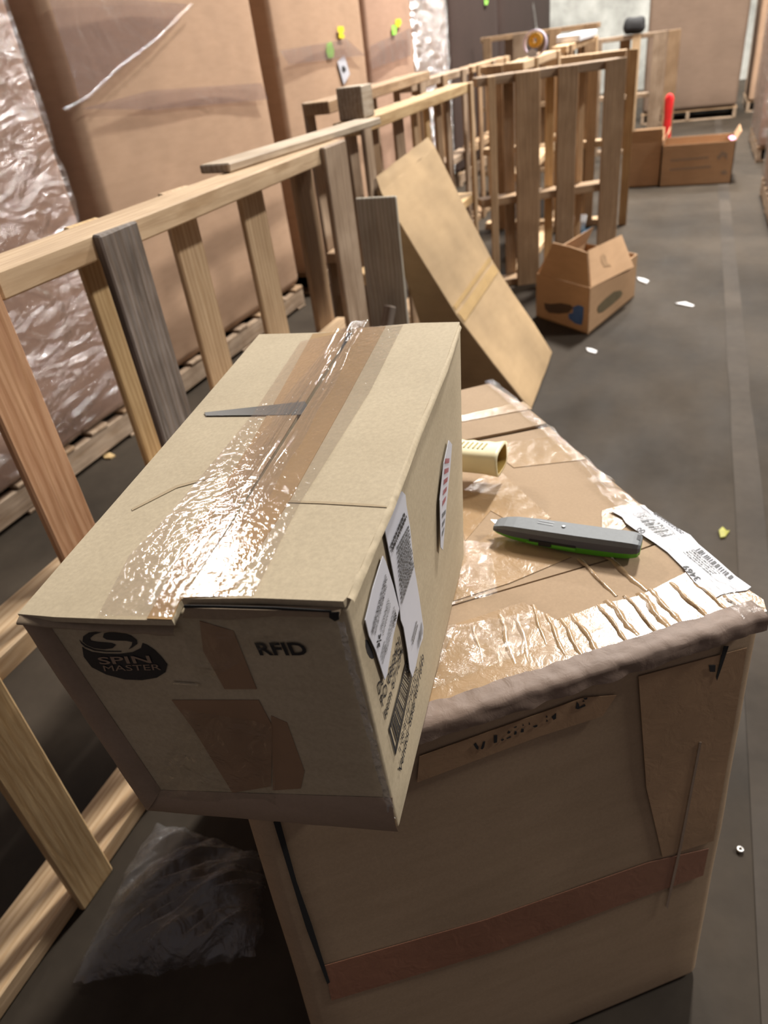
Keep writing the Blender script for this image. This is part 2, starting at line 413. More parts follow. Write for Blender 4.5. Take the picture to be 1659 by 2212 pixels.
def flap(name, poly, z, th, mat, parent, lift=None, nseg=10):
    """cardboard flap as a slab in the big carton's own metres"""
    v, f = prism(PT, [B3(a, b, ZB) for a, b in poly], z, th); return link(name, v, f, mat, parent)
flap('front_flap', [(.004, .003), (.18, .000), (.36, .001), (BW - .004, .003), (BW + .002, .145), (BW - .07, .139), (.30, .140), (.004, .137)], 0.0022, 0.003, cb_big, big)
flap('middle_flap', [(.004, .142), (.30, .144), (BW - .07, .143), (BW + .003, .149), (BW + .001, .30), (BW + .003, .47), (BW - .06, .475), (.004, .53)], 0.0008, 0.0024, cb_big, big)
flap('rear_flap', [(.004, .536), (BW - .06, .482), (BW + .003, .478), (BW + .002, .56), (BW - .01, .664), (.004, .666)], 0.0030, 0.004, cb_big, big)
# tape on the top, traced in the plane of the top
def top_tape(px, mat, off, name='tape'): return decal(name, PT, px, mat, big, off, 0.0006)
top_tape([(912, 1548), (950, 1440), (985, 1352), (1130, 1305), (1205, 1345), (1290, 1312), (1385, 1290), (1490, 1236), (1600, 1268), (1648, 1300), (1655, 1325), (1500, 1374), (1340, 1428), (1100, 1500)], tape_tan, 0.0030)
top_tape([(955, 1300), (1010, 1190), (1065, 1150), (1130, 1165), (1235, 1205), (1100, 1262), (975, 1302)], tape_tan, 0.0018)
top_tape([(1045, 962), (1205, 944), (1268, 994), (1110, 1012)], tape_tan, 0.0016)
top_tape([(985, 1075), (1040, 1030), (1075, 1015), (1190, 1120), (1140, 1150), (1060, 1105), (1005, 1170)], tape_tan, 0.0014)
top_tape([(1300, 1105), (1370, 1086), (1395, 1095), (1340, 1150), (1300, 1150)], tape_tan, 0.0015)
top_tape([(985, 905), (1130, 872), (1150, 888), (980, 918)], tape_tan, 0.0040)
# standing creases of the front tape (real little ridges running front to back)
def ridge(p0, p1, h, wd_, mat, parent, P=PT, off=0.0024):
    a, b = P.hit(*p0) + P.n * off, P.hit(*p1) + P.n * off; t = b - a; s = np.cross(P.n, t / np.linalg.norm(t)) * wd_ / 2
    n = 8; V, Fc = [], []
    for i in range(n + 1):
        q = a + t * i / n; k = h * math.sin(math.pi * (0.08 + 0.84 * i / n)); e = s * (1 + 0.3 * math.sin(i * 2.3)); w_ = s * 0.3 * math.sin(i * 1.1 + p0[0])
        V += [q - e + w_, q - e * .35 + P.n * k + w_, q + e * .35 + P.n * k * .8 + w_, q + e + w_]
        if i:
            for c in range(3): r = 4 * (i - 1) + c; Fc.append((r, r + 1, r + 5, r + 4))
    return link('tape_crease', V, Fc, mat, parent, True)
for p0, p1, h in [((1212, 1340), (1262, 1432), .003), ((1292, 1310), (1360, 1398), .004), ((1312, 1300), (1376, 1378), .0035), ((1350, 1290), (1428, 1384), .004),
                  ((1402, 1276), (1474, 1356), .003), ((1446, 1262), (1535, 1346), .004), ((1150, 1310), (1180, 1400), .002), ((1080, 1330), (1110, 1440), .0025),
                  ((1250, 1210), (1330, 1292), .0025), ((1300, 1196), (1395, 1280), .0025), ((1020, 1350), (1045, 1440), .002), ((1560, 1290), (1600, 1320), .003), ((1235, 1330), (1300, 1425), .0035), ((1382, 1284), (1446, 1366), .0035), ((1500, 1262), (1580, 1330), .003), ((1180, 1330), (1222, 1425), .0025), ((1115, 1325), (1142, 1425), .002)]:
    ridge(p0, p1, h, 0.005 + 0.006 * random.random(), tape_tan, big)
# wrap drooping over the front top edge
def drape(name, a0, a1, mat, drop, seed, outw=0.010):
    def fn(p, u, v):
        a = a0 + (a1 - a0) * u; k = v
        z = ZB + 0.0056 - 0.002 * k - drop * max(0, k - .35) / .65 * (1 + 0.12 * mnoise.noise(Vector((a * 22, seed, 0))))
        b = 0.018 - 0.0240 * min(1, k / .45) - outw * 0.2 * k + 0.0028 * mnoise.noise(Vector((a * 45, k * 2, seed))) + 0.0022 * abs(mnoise.noise(Vector((a * 110, k * 1.2, seed))))
        return B3(a, b, z + 0.0015 * mnoise.noise(Vector((a * 80, k * 6, seed + 3))))
    return sheet(name, (0, 0, 0), (0, 0, 0), (0, 0, 0), (0, 0, 0), 90, 12, mat, big, fn)
drape('edge_tape', 0.10, BW - 0.004, tape('edge_tape_tan', (0.215, 0.150, 0.112), 0.6, 70, (1, 1, 1), 0.4), 0.018, 1.0)
# tape and print on the front
for px, m, o in [([(905, 1632), (1260, 1505), (1330, 1500), (1300, 1545), (1160, 1590), (900, 1688)], tape_front, 0.0015),
                 ([(1378, 1460), (1612, 1398), (1578, 1600), (1540, 1815), (1430, 1850), (1395, 1700)], tape_front, 0.0012),
                 ([(700, 2085), (1050, 1985), (1400, 1862), (1530, 1832), (1518, 1890), (1390, 1935), (1080, 2050), (716, 2160)], tape_rust, 0.0009)]:
    decal('tape', PF, px, m, big, 0.0 + o, 0.0006)
for blob in [[(108, 800), (135, 780), (165, 830), (160, 858), (135, 845)], [(190, 850), (215, 770), (238, 765), (225, 830), (205, 855)],
             [(335, 785), (335, 700), (372, 695), (370, 775)], [(415, 750), (440, 735), (450, 745), (425, 762)], [(475, 730), (525, 708), (525, 718), (480, 738)],
             [(485, 675), (500, 645), (522, 660), (505, 678)], [(560, 690), (570, 650), (592, 655), (585, 685)], [(560, 610), (590, 595), (590, 606), (565, 616)],
             [(635, 665), (645, 625), (668, 625), (668, 660)], [(655, 595), (662, 570), (672, 585)], [(725, 580), (730, 550), (742, 575)], [(770, 600), (820, 580), (820, 600), (790, 610)],
             [(915, 500), (925, 475), (937, 495)], [(918, 545), (928, 520), (940, 540)], [(980, 495), (1030, 450), (1030, 510), (1000, 525)],
             [(1248, 400), (1262, 320), (1285, 350), (1290, 385), (1350, 350), (1360, 370), (1275, 405)], [(1325, 325), (1340, 305), (1350, 320)], [(1335, 285), (1380, 275), (1375, 295), (1350, 300)]]:
    decal('print_fragment', PF, crop(blob, 1000, 1450, 5.184), black, big, 0.0026, 0.0004)
decal('corner_hole', PF, crop([(585, 215), (622, 215), (620, 252), (592, 252)], 1300, 1350, 2.565), black, big, 0.0024, 0.0004)
decal('corner_slit', PF, crop([(668, 110), (695, 110), (655, 230), (630, 300), (625, 280)], 1300, 1350, 2.565), void, big, 0.0024, 0.0004)
decal('corner_crease', PF, [(1508, 1600), (1513, 1600), (1470, 1830), (1440, 1960), (1436, 1955), (1466, 1820)], cb_strip, big, 0.0024, 0.0006)
# dark slit and rolled corner strip at the left of the front
decal('side_slit', PF, [(590, 1772), (604, 1768), (640, 1900), (672, 1990), (712, 2118), (706, 2122), (660, 2000)], void, big, 0.0022, 0.0006)
# shipping label and edge film on the top
lab = decal('shipping_label', PT, crop([(75, 220), (240, 200), (420, 170), (460, 210), (560, 280), (750, 400), (880, 470), (960, 560), (1150, 720), (1330, 880), (1485, 990), (1440, 1025), (1280, 1045), (1190, 1065), (1130, 1100), (1060, 1060), (920, 940), (800, 790), (650, 640), (520, 545), (390, 460), (240, 350), (200, 290)], 1300, 1060, 4.621), paper, big, 0.0042, 0.0005)
K = lambda x, y: (x / 4.621 + 1300, y / 4.621 + 1060)
bars('barcode', PT, K(300, 262), K(590, 500), K(740, 475), K(425, 245), [(v0, v1, u0, u1) for (u0, u1, v0, v1) in barcode(26, 3)], ink_grey, lab, 0.0048)
bars('barcode', PT, K(930, 625), K(1290, 930), K(1325, 905), K(975, 605), [(v0, v1, u0, u1) for (u0, u1, v0, v1) in barcode(22, 8)], ink_grey, lab, 0.0048)
bars('small_print', PT, K(790, 640), K(1080, 880), K(1190, 860), K(900, 620), [(v0, v1, u0, u1) for (u0, u1, v0, v1) in textrows(4, 5, .35)], ink_grey, lab, 0.0048)
bars('small_print', PT, K(500, 255), K(800, 470), K(830, 455), K(530, 240), [(v0, v1, u0, u1) for (u0, u1, v0, v1) in textrows(2, 6, .4)], ink_grey, lab, 0.0048)
text_on('large_digits', '3469', PT, K(985, 912), K(845, 772), K(930, 935), ink_grey, lab, 0.0048, 0.01)
text_on('large_digits', '00', PT, K(440, 430), K(372, 395), K(402, 462), ink_grey, lab, 0.0048, 0.01)
def edge_film(seed, b0, b1, lift, wdt):
    def fn(p, u, v):
        b = b0 + (b1 - b0) * u; n1 = mnoise.noise(Vector((b * 30, v * 5, seed))); n2 = mnoise.noise(Vector((b * 70, v * 9, seed + 4)))
        a = BW - wdt * (1 - v) + 0.010 * max(0, v - .5) + 0.004 * n1
        return B3(a, b + 0.003 * n2, ZB + 0.0055 + lift * (0.5 + n1) * math.sin(math.pi * min(1, v * .9 + .1)) - 0.022 * max(0, v - .75) / .25 + 0.002 * n2)
    return sheet('edge_film', (0, 0, 0), (0, 0, 0), (0, 0, 0), (0, 0, 0), 70, 12, film_thin, big, fn)
edge_film(2.0, 0.0, 0.30, 0.005, 0.030); edge_film(5.0, 0.28, 0.668, 0.004, 0.018)
def top_film(px, seed, mat=film_thin, off=0.0050):
    c = [PT.hit(*p) for p in px]
    return sheet('loose_film', *c, 30, 14, mat, big, lambda p, u, v: p + PT.n * (off + 0.0025 * mnoise.noise(Vector(p) * 60 + Vector((seed, 0, 0)))))
top_film([(960, 1320), (1075, 1290), (1060, 1180), (985, 1170)], 1); top_film([(925, 1500), (1130, 1420), (1150, 1330), (960, 1360)], 2)

# ------------------------------------------------------------------ the carton with the swirl logo, on top of it
_rz, _ry, _rx = 0.1399, -0.0682, 0.0186
def rot3(a, b, c):
    ca, sa, cb, sb, cc, sc_ = math.cos(a), math.sin(a), math.cos(b), math.sin(b), math.cos(c), math.sin(c)
    return np.array([[ca, -sa, 0], [sa, ca, 0], [0, 0, 1]]) @ np.array([[cb, 0, sb], [0, 1, 0], [-sb, 0, cb]]) @ np.array([[1, 0, 0], [0, cc, -sc_], [0, sc_, cc]])
_R = rot3(_rz, _ry, _rx); _o = np.array([-0.3848, 0.2569, -0.5261 + H])
fitp = lambda u, v, w_: _o + _R @ (np.array([u, v, w_]) * np.array([0.2362, 0.4855, 0.2326]))
RF = Plane(fitp(0, 0, 0), fitp(1, 0, 0), fitp(0, 0, 1))
FL, FR, BFR, BFL = RF.hit(40, 1325), RF.hit(745, 1300), RF.hit(862, 1790), RF.hit(320, 1745)
RT = Plane(FL, FR, fitp(.5, 1, 1))
BL, BR = RT.hit(560, 722), RT.hit(993, 697)
RS = Plane(FR, BR, BFR)
BBR = RS.hit(992, 1050)
BBR[2] = 0.7035; BBL = BBR + (BL - BR) * 0.97; BBL[2] = 0.7120
RTr = Plane(FR, BR, (RT.hit(392, 1298) + RT.hit(765, 713)) / 2 + RT.n * 0.0065)
rf = thing('shipping_carton', 'tan carton with dark swirl logo and letters RFID, resting on the larger carton', 'carton', [-0.32, 0.5, 0.702])
C = {(0, 0, 0): BFL, (1, 0, 0): BFR, (1, 1, 0): BBR, (0, 1, 0): BBL, (0, 0, 1): FL - RT.n * .0055, (1, 0, 1): FR - RT.n * .0055, (1, 1, 1): BR - RT.n * .0055, (0, 1, 1): BL - RT.n * .0055}
dd = np.array([0.2362, 0.4855, 0.2326]); V, Fc = rbox(*dd, 0.003, 10); print('RF bottom', BFL, BFR, BBR, BBL)
link('body', trilin(C, V / dd), Fc, cb_main, rf, True)
def rdec(name, P, px, mat, off=0.0006, th=0.0005, parent=None): return decal(name, P, px, mat, parent or rf, off, th)
# two top flaps with real board thickness
rdec('top_flap', RT, [(38, 1326), (120, 1333), (255, 1338), (372, 1340), (388, 1303), (500, 1130), (620, 935), (757, 716), (700, 718), (560, 722), (440, 862), (300, 1024), (150, 1196)], cb_main, 0.0, 0.0045)
rdec('top_flap', RTr, [(392, 1296), (560, 1294), (742, 1301), (752, 1290), (800, 1180), (840, 1090), (900, 930), (960, 790), (993, 697), (900, 699), (770, 711), (720, 790), (625, 940), (505, 1130)], cb_main, 0.0008, 0.005)
# under-edge of the right flap: board edge and dark gap
rdec('board_edge', RF, [(405, 1304), (738, 1312), (736, 1324), (600, 1322), (500, 1330), (400, 1326)], cb_inner, 0.004, 0.004)
rdec('dark_gap', RF, [(404, 1297), (480, 1298), (600, 1301), (720, 1308), (720, 1312), (580, 1306), (470, 1303), (404, 1303)], void, 0.0046, 0.0006)
rdec('dark_gap', RF, [(716, 1312), (736, 1310), (737, 1326), (728, 1330), (716, 1322)], void, 0.005, 0.0006)
# drooping front lip of the left flap
def lip(p, u, v):
    q = RF.hit(45 + 335 * u, 1326 + 14 * min(1, u * 1.3)); n1 = mnoise.noise(Vector((u * 7, v * 2, 1)))
    return q + RF.n * (0.0015 + 0.006 * math.sin(math.pi * v * .6) + 0.001 * n1) - RT.n * v * (0.0035 + 0.0035 * u + 0.0012 * n1)
sheet('flap_lip', (0, 0, 0), (0, 0, 0), (0, 0, 0), (0, 0, 0), 40, 6, cb_inner, rf, lip)
# rolled borders of the front
def border(p0, p1, w_, mat, h):
    a, b = [RF.hit(*p) for p in p0], [RF.hit(*p) for p in p1]
    V, Fc = [], []; n = 16; m = 8
    for i in range(n + 1):
        A = a[0] + (a[1] - a[0]) * i / n; B = b[0] + (b[1] - b[0]) * i / n
        for j in range(m + 1):
            t = j / m; V.append(A + (B - A) * t + RF.n * (0.0004 + h * math.sin(math.pi * min(1, t * .9 + .12)) ** .6 + 0.0006 * mnoise.noise(Vector((i * .6, t * 3, p0[0][0])))))
        if i:
            for j in range(m): r = (m + 1) * (i - 1) + j; Fc.append((r, r + 1, r + m + 2, r + m + 1))
    return link('border_fold', V, Fc, mat, rf, True)
border([(52, 1334), (322, 1742)], [(98, 1336), (348, 1706)], 0, cb_strip, 0.007)
border([(322, 1744), (862, 1789)], [(346, 1706), (848, 1722)], 0, cb_strip, 0.005)
# tapes on the top: brown strip, wide clear strip over it, creased film along the seam
rdec('brown_tape', RT, [(318, 1338), (420, 1150), (540, 962), (606, 848), (676, 722), (757, 716), (620, 935), (500, 1130), (388, 1303), (372, 1340)], tape_br, 0.0008, 0.0005)
rdec('brown_tape', RTr, [(396, 1295), (505, 1131), (625, 941), (770, 711), (833, 707), (745, 872), (624, 1088), (494, 1290)], tape_br, 0.0014, 0.0005)
rdec('clear_tape', RT, [(214, 1332), (280, 1204), (367, 1114), (465, 996), (545, 900), (650, 740), (757, 716), (620, 936), (500, 1132), (386, 1306), (372, 1336)], tape_clear, 0.0015, 0.0005)
rdec('clear_tape', RTr, [(398, 1294), (506, 1131), (626, 942), (770, 711), (872, 704), (800, 850), (650, 1090), (548, 1292)], tape_clear, 0.0021, 0.0005)
def seamfilm(p, u, v):
    # v runs front to back, u across; centre line follows the seam
    cx_ = 382 + (760 - 382) * v; cy_ = 1310 + (712 - 1310) * v
    w_ = (96 - 52 * v) * (1 + .25 * mnoise.noise(Vector((v * 6, 3, 0)))); q = RT.hit(cx_ + (u - .5) * 1.7 * w_ + 12 - 8 * v, cy_ - (u - .5) * 8)
    r = mnoise.noise(Vector((u * 16, v * 2.2, 2))) * .5 + mnoise.noise(Vector((u * 9 + v * 5, v * 3, 7))) * .6 + mnoise.noise(Vector((u * 34, v * 6, 4))) * .25
    return q + RT.n * (0.0030 + 0.0065 * min(1, max(0, (u - .30) / .2)) + 0.0035 * abs(r) * (0.3 + math.sin(math.pi * u)))
sheet('seam_film', (0, 0, 0), (0, 0, 0), (0, 0, 0), (0, 0, 0), 60, 110, film_crease, rf, seamfilm)
rdec('dark_slit', RT, [(442, 893), (560, 880), (659, 869), (667, 882), (652, 898), (446, 900)], plain('slit_grey', (0.055, 0.055, 0.05), 0.3), 0.0012, 0.0005)
rdec('dark_slit', RT, [(752, 719), (766, 722), (752, 748), (733, 780), (738, 750)], void, 0.0012, 0.0005)
rdec('crease_line', RTr, [(560, 1082), (700, 1086), (800, 1092), (836, 1096), (836, 1099), (700, 1091), (560, 1086)], cb_crease, 0.0013, 0.0003)
rdec('crease_line', RT, [(285, 1100), (380, 1050), (470, 1026), (471, 1030), (382, 1055), (286, 1104)], cb_crease, 0.0006, 0.0003)
# dented right top edge
border_pts = [(752, 1292), (800, 1180), (838, 1098), (852, 1062), (900, 935), (960, 792), (990, 702)]
def edge_roll(p, u, v):
    k = u * (len(border_pts) - 1); i = min(int(k), len(border_pts) - 2); f_ = k - i
    x = border_pts[i][0] * (1 - f_) + border_pts[i + 1][0] * f_; y = border_pts[i][1] * (1 - f_) + border_pts[i + 1][1] * f_
    q = RT.hit(x, y); ang = math.pi * .55 * v - .15; n1 = mnoise.noise(Vector((u * 24, v * 2, 9)))
    return q + RT.n * (0.004 * math.cos(ang) - 0.0035 + 0.0008 * n1) + RS.n * (0.004 * math.sin(ang) - 0.001 + 0.0006 * n1)
sheet('edge_roll', (0, 0, 0), (0, 0, 0), (0, 0, 0), (0, 0, 0), 60, 6, cb_main, rf, edge_roll)
# front face: tape, film, staple
rdec('brown_tape', RF, [(432, 1340), (505, 1362), (555, 1487), (486, 1487), (440, 1405)], tape_dk, 0.0008)
rdec('brown_tape', RF, [(372, 1511), (559, 1511), (589, 1567), (586, 1697), (503, 1711), (419, 1574)], tape_dk, 0.0008)
rdec('clear_tape', RF, [(586, 1545), (620, 1560), (658, 1665), (650, 1702), (590, 1706)], tape_dk, 0.0006)
def ffilm(px, seed, amp=0.002, off=0.003, mat=film_thin):
    c = [RF.hit(*p) for p in px]
    return sheet('loose_film', *c, 26, 20, mat, rf, lambda p, u, v: p + RF.n * (off + amp * mnoise.noise(Vector(p) * 45 + Vector((seed, 0, 0))) + amp * .5 * mnoise.noise(Vector(p) * 130 + Vector((seed, 0, 0)))))
ffilm([(395, 1335), (735, 1330), (560, 1400), (430, 1480)], 1); ffilm([(330, 1722), (600, 1735), (590, 1560), (400, 1520)], 2, .002, .0035)
ffilm([(690, 1335), (742, 1330), (770, 1450), (722, 1392)], 3, .002, .004, film_crease)
def ragged(p, u, v):
    x = 738 + (850 - 738) * u; y = 1335 + (1760 - 1335) * u; n1 = mnoise.noise(Vector((u * 22, 0, 5)))
    q = RF.hit(x + (v - .5) * 15 + 5 * n1, y); return q + RF.n * (0.003 + .003 * abs(mnoise.noise(Vector((u * 30, v * 3, 1)))))
sheet('torn_film', (0, 0, 0), (0, 0, 0), (0, 0, 0), (0, 0, 0), 70, 5, film_rag, rf, ragged)
rdec('staple', RF, [(376, 1470), (430, 1474), (430, 1477), (376, 1473)], plain('staple_steel', (0.75, 0.75, 0.75), 0.25, 1.0, var=.05), 0.002, 0.0012)
# swirl logo and lettering on the front
LG = lambda pts: crop(pts, 40, 1180, 3.77)
rdec('logo_print', RF, LG([(522, 815), (545, 835), (600, 858), (700, 872), (820, 874), (930, 860), (1000, 825), (1012, 785), (1050, 800), (1110, 840), (1170, 900), (1215, 960), (1200, 1020), (1130, 1065), (1010, 1085), (870, 1080), (720, 1040), (600, 980), (535, 895)]), black, 0.0007, 0.0003)
rdec('logo_print', RF, LG([(525, 770), (530, 730), (575, 700), (640, 693), (690, 692), (620, 715), (585, 745), (590, 765), (640, 775), (760, 785), (795, 800), (770, 825), (700, 835), (620, 825), (560, 800)]), black, 0.0007, 0.0003)
rdec('logo_print', RF, LG([(690, 735), (700, 705), (760, 692), (850, 700), (920, 725), (965, 760), (970, 790), (930, 820), (900, 835), (925, 800), (930, 775), (880, 765), (780, 762), (720, 755)]), black, 0.0007, 0.0003)
rdec('logo_print', RF, LG([(500, 758), (512, 785), (545, 815), (620, 845), (720, 856), (840, 856), (840, 850), (720, 849), (620, 836), (550, 806), (518, 780)]), black, 0.0007, 0.0003)
L1 = lambda x, y: (x / 3.77 + 40, y / 3.77 + 1180)
text_on('logo_lettering', 'SPIN', RF, L1(672, 950), L1(1092, 938), L1(645, 892), cb_strip, rf, 0.0013, 0.015)
text_on('logo_lettering', 'MASTER', RF, L1(708, 1006), L1(1170, 996), L1(692, 960), cb_strip, rf, 0.0013)
L2 = lambda x, y: (x / 3.687 + 350, y / 3.687 + 1180)
text_on('lettering', 'RFID', RF, L2(785, 855), L2(1172, 855), L2(738, 757), black, rf, 0.0012, 0.03)
# right side: stickers and prints
S5 = lambda pts: crop(pts, 780, 1050, 4.918); s5 = lambda x, y: (x / 4.918 + 780, y / 4.918 + 1050)
S7 = lambda pts: crop(pts, 780, 1380, 6.9125); s7 = lambda x, y: (x / 6.9125 + 780, y / 6.9125 + 1380)
rdec('printed_dot', RS, S7([(52, 10), (55, 110), (80, 210), (120, 280), (160, 300), (185, 280), (150, 150), (90, 20)]), black, 0.0006, 0.0003)
text_on('lettering', 'PO 0868421', RS, s7(305, 1015), s7(580, 75), s7(268, 885), black, rf, .001, .012)
text_on('lettering', 'Item 671294', RS, s7(350, 1205), s7(612, 200), s7(318, 1085), black, rf, .001, .012)
text_on('lettering', 'De', RS, s7(255, 838), s7(318, 640), s7(225, 690), black, rf, .001, .012)
text_on('lettering', '01', RS, s7(385, 330), s7(430, 190), s7(362, 260), black, rf, .001, .012)
text_on('lettering', '1 08 81147 04310 8', RS, s7(578, 1682), s7(832, 470), s7(548, 1612), black, rf, .001)
text_on('lettering', 'Vendor Stk# 6071649', RS, s7(575, 2022), s7(930, 300), s7(540, 1935), black, rf, .001, .015)
fr_ = [(0, 1, 0, .11), (0, 1, .89, 1), (0, .035, 0, 1), (.965, 1, 0, 1)]
bars('barcode', RS, s7(395, 1345), s7(497, 1745), s7(835, 160), s7(712, 120), fr_ + barcode(46, 11, .13, .87, .09, .93), black, rf, .001)
def sticker(name, px, off, parent=rf):
    return rdec(name, RS, px, paper, off, 0.0006, parent)
k1 = sticker('price_label', S5([(190, 740), (220, 800), (300, 1050), (365, 1300), (300, 1600), (235, 2000), (210, 2055), (110, 1740), (40, 1590), (0, 1420), (30, 1300), (80, 1090), (160, 830)]), .0030)
k2 = sticker('ingredient_label', S5([(395, 55), (430, 95), (440, 200), (480, 440), (520, 830), (580, 1180), (625, 1500), (620, 1610), (580, 1720), (540, 1920), (505, 2030), (475, 1940), (455, 1770), (410, 1500), (380, 1420), (365, 1280), (290, 880), (245, 650), (210, 480), (215, 420), (290, 280), (340, 130)]), .0032)
k3 = sticker('red_printed_label', [(963, 951), (970, 960), (966, 1010), (958, 1090), (950, 1188), (945, 1182), (943, 1080), (952, 1000)], .0032)
so = .0037
text_on('lettering', 'WHITE BF CHOCOLATE CUPCAKE', RS, s5(70, 1590), s5(224, 985), s5(52, 1535), black, k1, so, .02)
text_on('lettering', 'WITH BUTTERCREAM ICING', RS, s5(96, 1592), s5(222, 1065), s5(86, 1560), black, k1, so, .01)
text_on('lettering', 'FRESHNESS', RS, s5(165, 1545), s5(250, 1225), s5(152, 1500), ink_grey, k1, so)
text_on('lettering', 'GUARANTEED', RS, s5(182, 1590), s5(264, 1265), s5(172, 1550), ink_grey, k1, so)
text_on('lettering', '1.48', RS, s5(300, 1500), s5(330, 1385), s5(286, 1440), black, k1, so, .02)
for q in range(6):                                               # six-rayed mark
    t = q * math.pi / 3 + .3; u0, v0 = math.cos(t), math.sin(t); fx = lambda r, s_: (140 + 22 * (r * u0 - s_ * v0), 1640 + 70 * (r * v0 + s_ * u0) - 30 * (r * u0))
    rdec('ray_mark', RS, S5([fx(.35, -.12), fx(1, -.12), fx(1, .12), fx(.35, .12)]), black, so, .0003, k1)
bars('small_print', RS, s5(195, 1720), s5(215, 1800), s5(330, 1340), s5(305, 1240), textrows(4, 2, .4), ink_grey, k1, so)
bars('small_print', RS, s5(150, 1800), s5(180, 1900), s5(225, 1720), s5(195, 1620), textrows(3, 9, .4), ink_grey, k1, so)
bars('small_print', RS, s5(245, 640), s5(275, 715), s5(440, 330), s5(410, 255), textrows(2, 21, .7), black, k2, so + .0003)
bars('small_print', RS, s5(325, 640), s5(378, 1270), s5(516, 850), s5(458, 400), textrows(13, 22, .72), ink_grey, k2, so + .0003)
bars('small_print', RS, s5(485, 1625), s5(500, 1700), s5(560, 1480), s5(542, 1400), textrows(2, 23, .45), ink_grey, k2, so + .0003)
bars('barcode', RS, s5(552, 1640), s5(562, 1725), s5(606, 1560), s5(598, 1430), barcode(20, 5), ink_grey, k2, so + .0003)
bars('small_print', RS, (954, 985), (947, 1100), (955, 1085), (964, 985), textrows(5, 4, .5), plain('red_ink', (0.30, 0.06, 0.07), .6), k3, so)
bars('small_print', RS, (947, 1105), (947, 1165), (951, 1150), (956, 1095), textrows(3, 14, .5), ink_grey, k3, so)

# ------------------------------------------------------------------ utility knife
kn = thing('utility_knife', 'grey and green utility knife lying on the taped carton beside its white label', 'knife', [-0.094, 0.70, ZB + 0.0036])
k_ax0, k_ax1 = atz(1070, 1142, ZB + .012), atz(1384, 1190, ZB + .012)
kd = (k_ax1 - k_ax0); KL = np.linalg.norm(kd); kd /= KL; ks = np.array([-kd[1], kd[0], 0]); kz = np.array([0, 0, 1.0])
kb = k_ax0 * [1, 1, 0] + [0, 0, ZB + 0.0040]
def kn_pt(t, s, z): return kb + kd * (t * KL) + ks * s + kz * z
def kn_loft(name, secs, mat):
    V, Fc = [], []; m = len(secs[0])
    for s in secs: V += [kn_pt(*q) for q in s]
    for i in range(len(secs) - 1):
        for j in range(m): a = i * m + j; b = i * m + (j + 1) % m; Fc.append((a, b, b + m, a + m))
    Fc += [list(range(m))[::-1], [len(V) - m + j for j in range(m)]]
    o = link(name, V, Fc, mat, kn, False); return o
T = [0, .03, .08, .15, .3, .45, .6, .75, .88, .95, .985, 1.0]
hw = [.009, .011, .0125, .0140, .0150, .0152, .0152, .0150, .0150, .0148, .0138, .0110]
zb = [.0105, .0085, .0065, .0045, .002, .0008, .0002, .0008, .0025, .0045, .0065, .0095]
zm = [.0125, .0118, .0112, .0105, .0098, .0095, .0095, .0100, .0110, .0122, .0132, .0145]
zt = [.0165, .0190, .0215, .0230, .0238, .0240, .0242, .0246, .0250, .0248, .0238, .0215]
m_kg = plain('knife_grey', (0.145, 0.155, 0.160), 0.6, 0.0, var=.06, scale=200, bmp=.05)
m_kd = plain('knife_slate', (0.055, 0.062, 0.085), 0.4, 0.0, var=.08)
m_gr = plain('knife_green', (0.085, 0.36, 0.02), 0.42, 0, var=.08)
kn_loft('green_shell', [[(t, -w_ * .82, a), (t, w_ * .82, a), (t, w_ * 1.0, b), (t, -w_ * 1.0, b)] for t, w_, a, b in zip(T, hw, zb, zm)], m_gr)
kn_loft('slate_band', [[(t, -w_ * 1.0, b), (t, w_ * 1.0, b), (t, w_ * .97, b + (c - b) * .62), (t, -w_ * .97, b + (c - b) * .62)] for t, w_, b, c in zip(T, hw, zm, zt)], m_kd)
kn_loft('grey_cover', [[(t, -w_ * .97, b + (c - b) * .62), (t, w_ * .97, b + (c - b) * .62), (t, w_ * .80, c), (t, -w_ * .80, c)] for t, w_, b, c in zip(T, hw, zm, zt)], m_kg)
V = [kn_pt(.0, .002, .0135), kn_pt(-.045, .007, .0150), kn_pt(.03, .011, .0135), kn_pt(.0, .002, .0142), kn_pt(-.045, .007, .0156), kn_pt(.03, .011, .0142)]
link('blade', V, [(0, 2, 1), (3, 4, 5), (0, 1, 4, 3), (1, 2, 5, 4), (2, 0, 3, 5)], plain('blade_steel', (0.45, 0.45, 0.45), .3, 1.0), kn)
V, Fc = [], []
for j in range(14):
    a = j / 14 * 2 * math.pi
    V += [kn_pt(.485 + .013 * math.cos(a), .002 + .0024 * math.sin(a), .0248), kn_pt(.485 + .010 * math.cos(a), .002 + .0017 * math.sin(a), .0255)]
for j in range(14): a, b = 2 * j, 2 * ((j + 1) % 14); Fc.append((a, b, b + 1, a + 1))
Fc.append([2 * j + 1 for j in range(14)]); link('screw', V, Fc, plain('screw_steel', (0.35, .35, .35), .25, 1.0), kn)
def kbox(name, t0, t1, s0, s1, z0, z1, mat):
    V = [kn_pt(t, s, z) for z in (z0, z1) for t, s in ((t0, s0), (t1, s0), (t1, s1), (t0, s1))]
    return link(name, V, [(3, 2, 1, 0), (4, 5, 6, 7), (0, 1, 5, 4), (1, 2, 6, 5), (2, 3, 7, 6), (3, 0, 4, 7)], mat, kn)
kbox('slider_slot', .27, .59, -.0157, -.012, .0088, .0116, black)
kbox('slider', .335, .42, -.0162, -.012, .0048, .0112, black)
kbox('slot_step', .25, .335, -.0156, -.012, .0062, .0088, m_gr); kbox('slot_step', .43, .59, -.0158, -.012, .0052, .0088, m_gr)
kbox('tail_hole', .965, .99, -.002, .008, .0225, .0243, black)
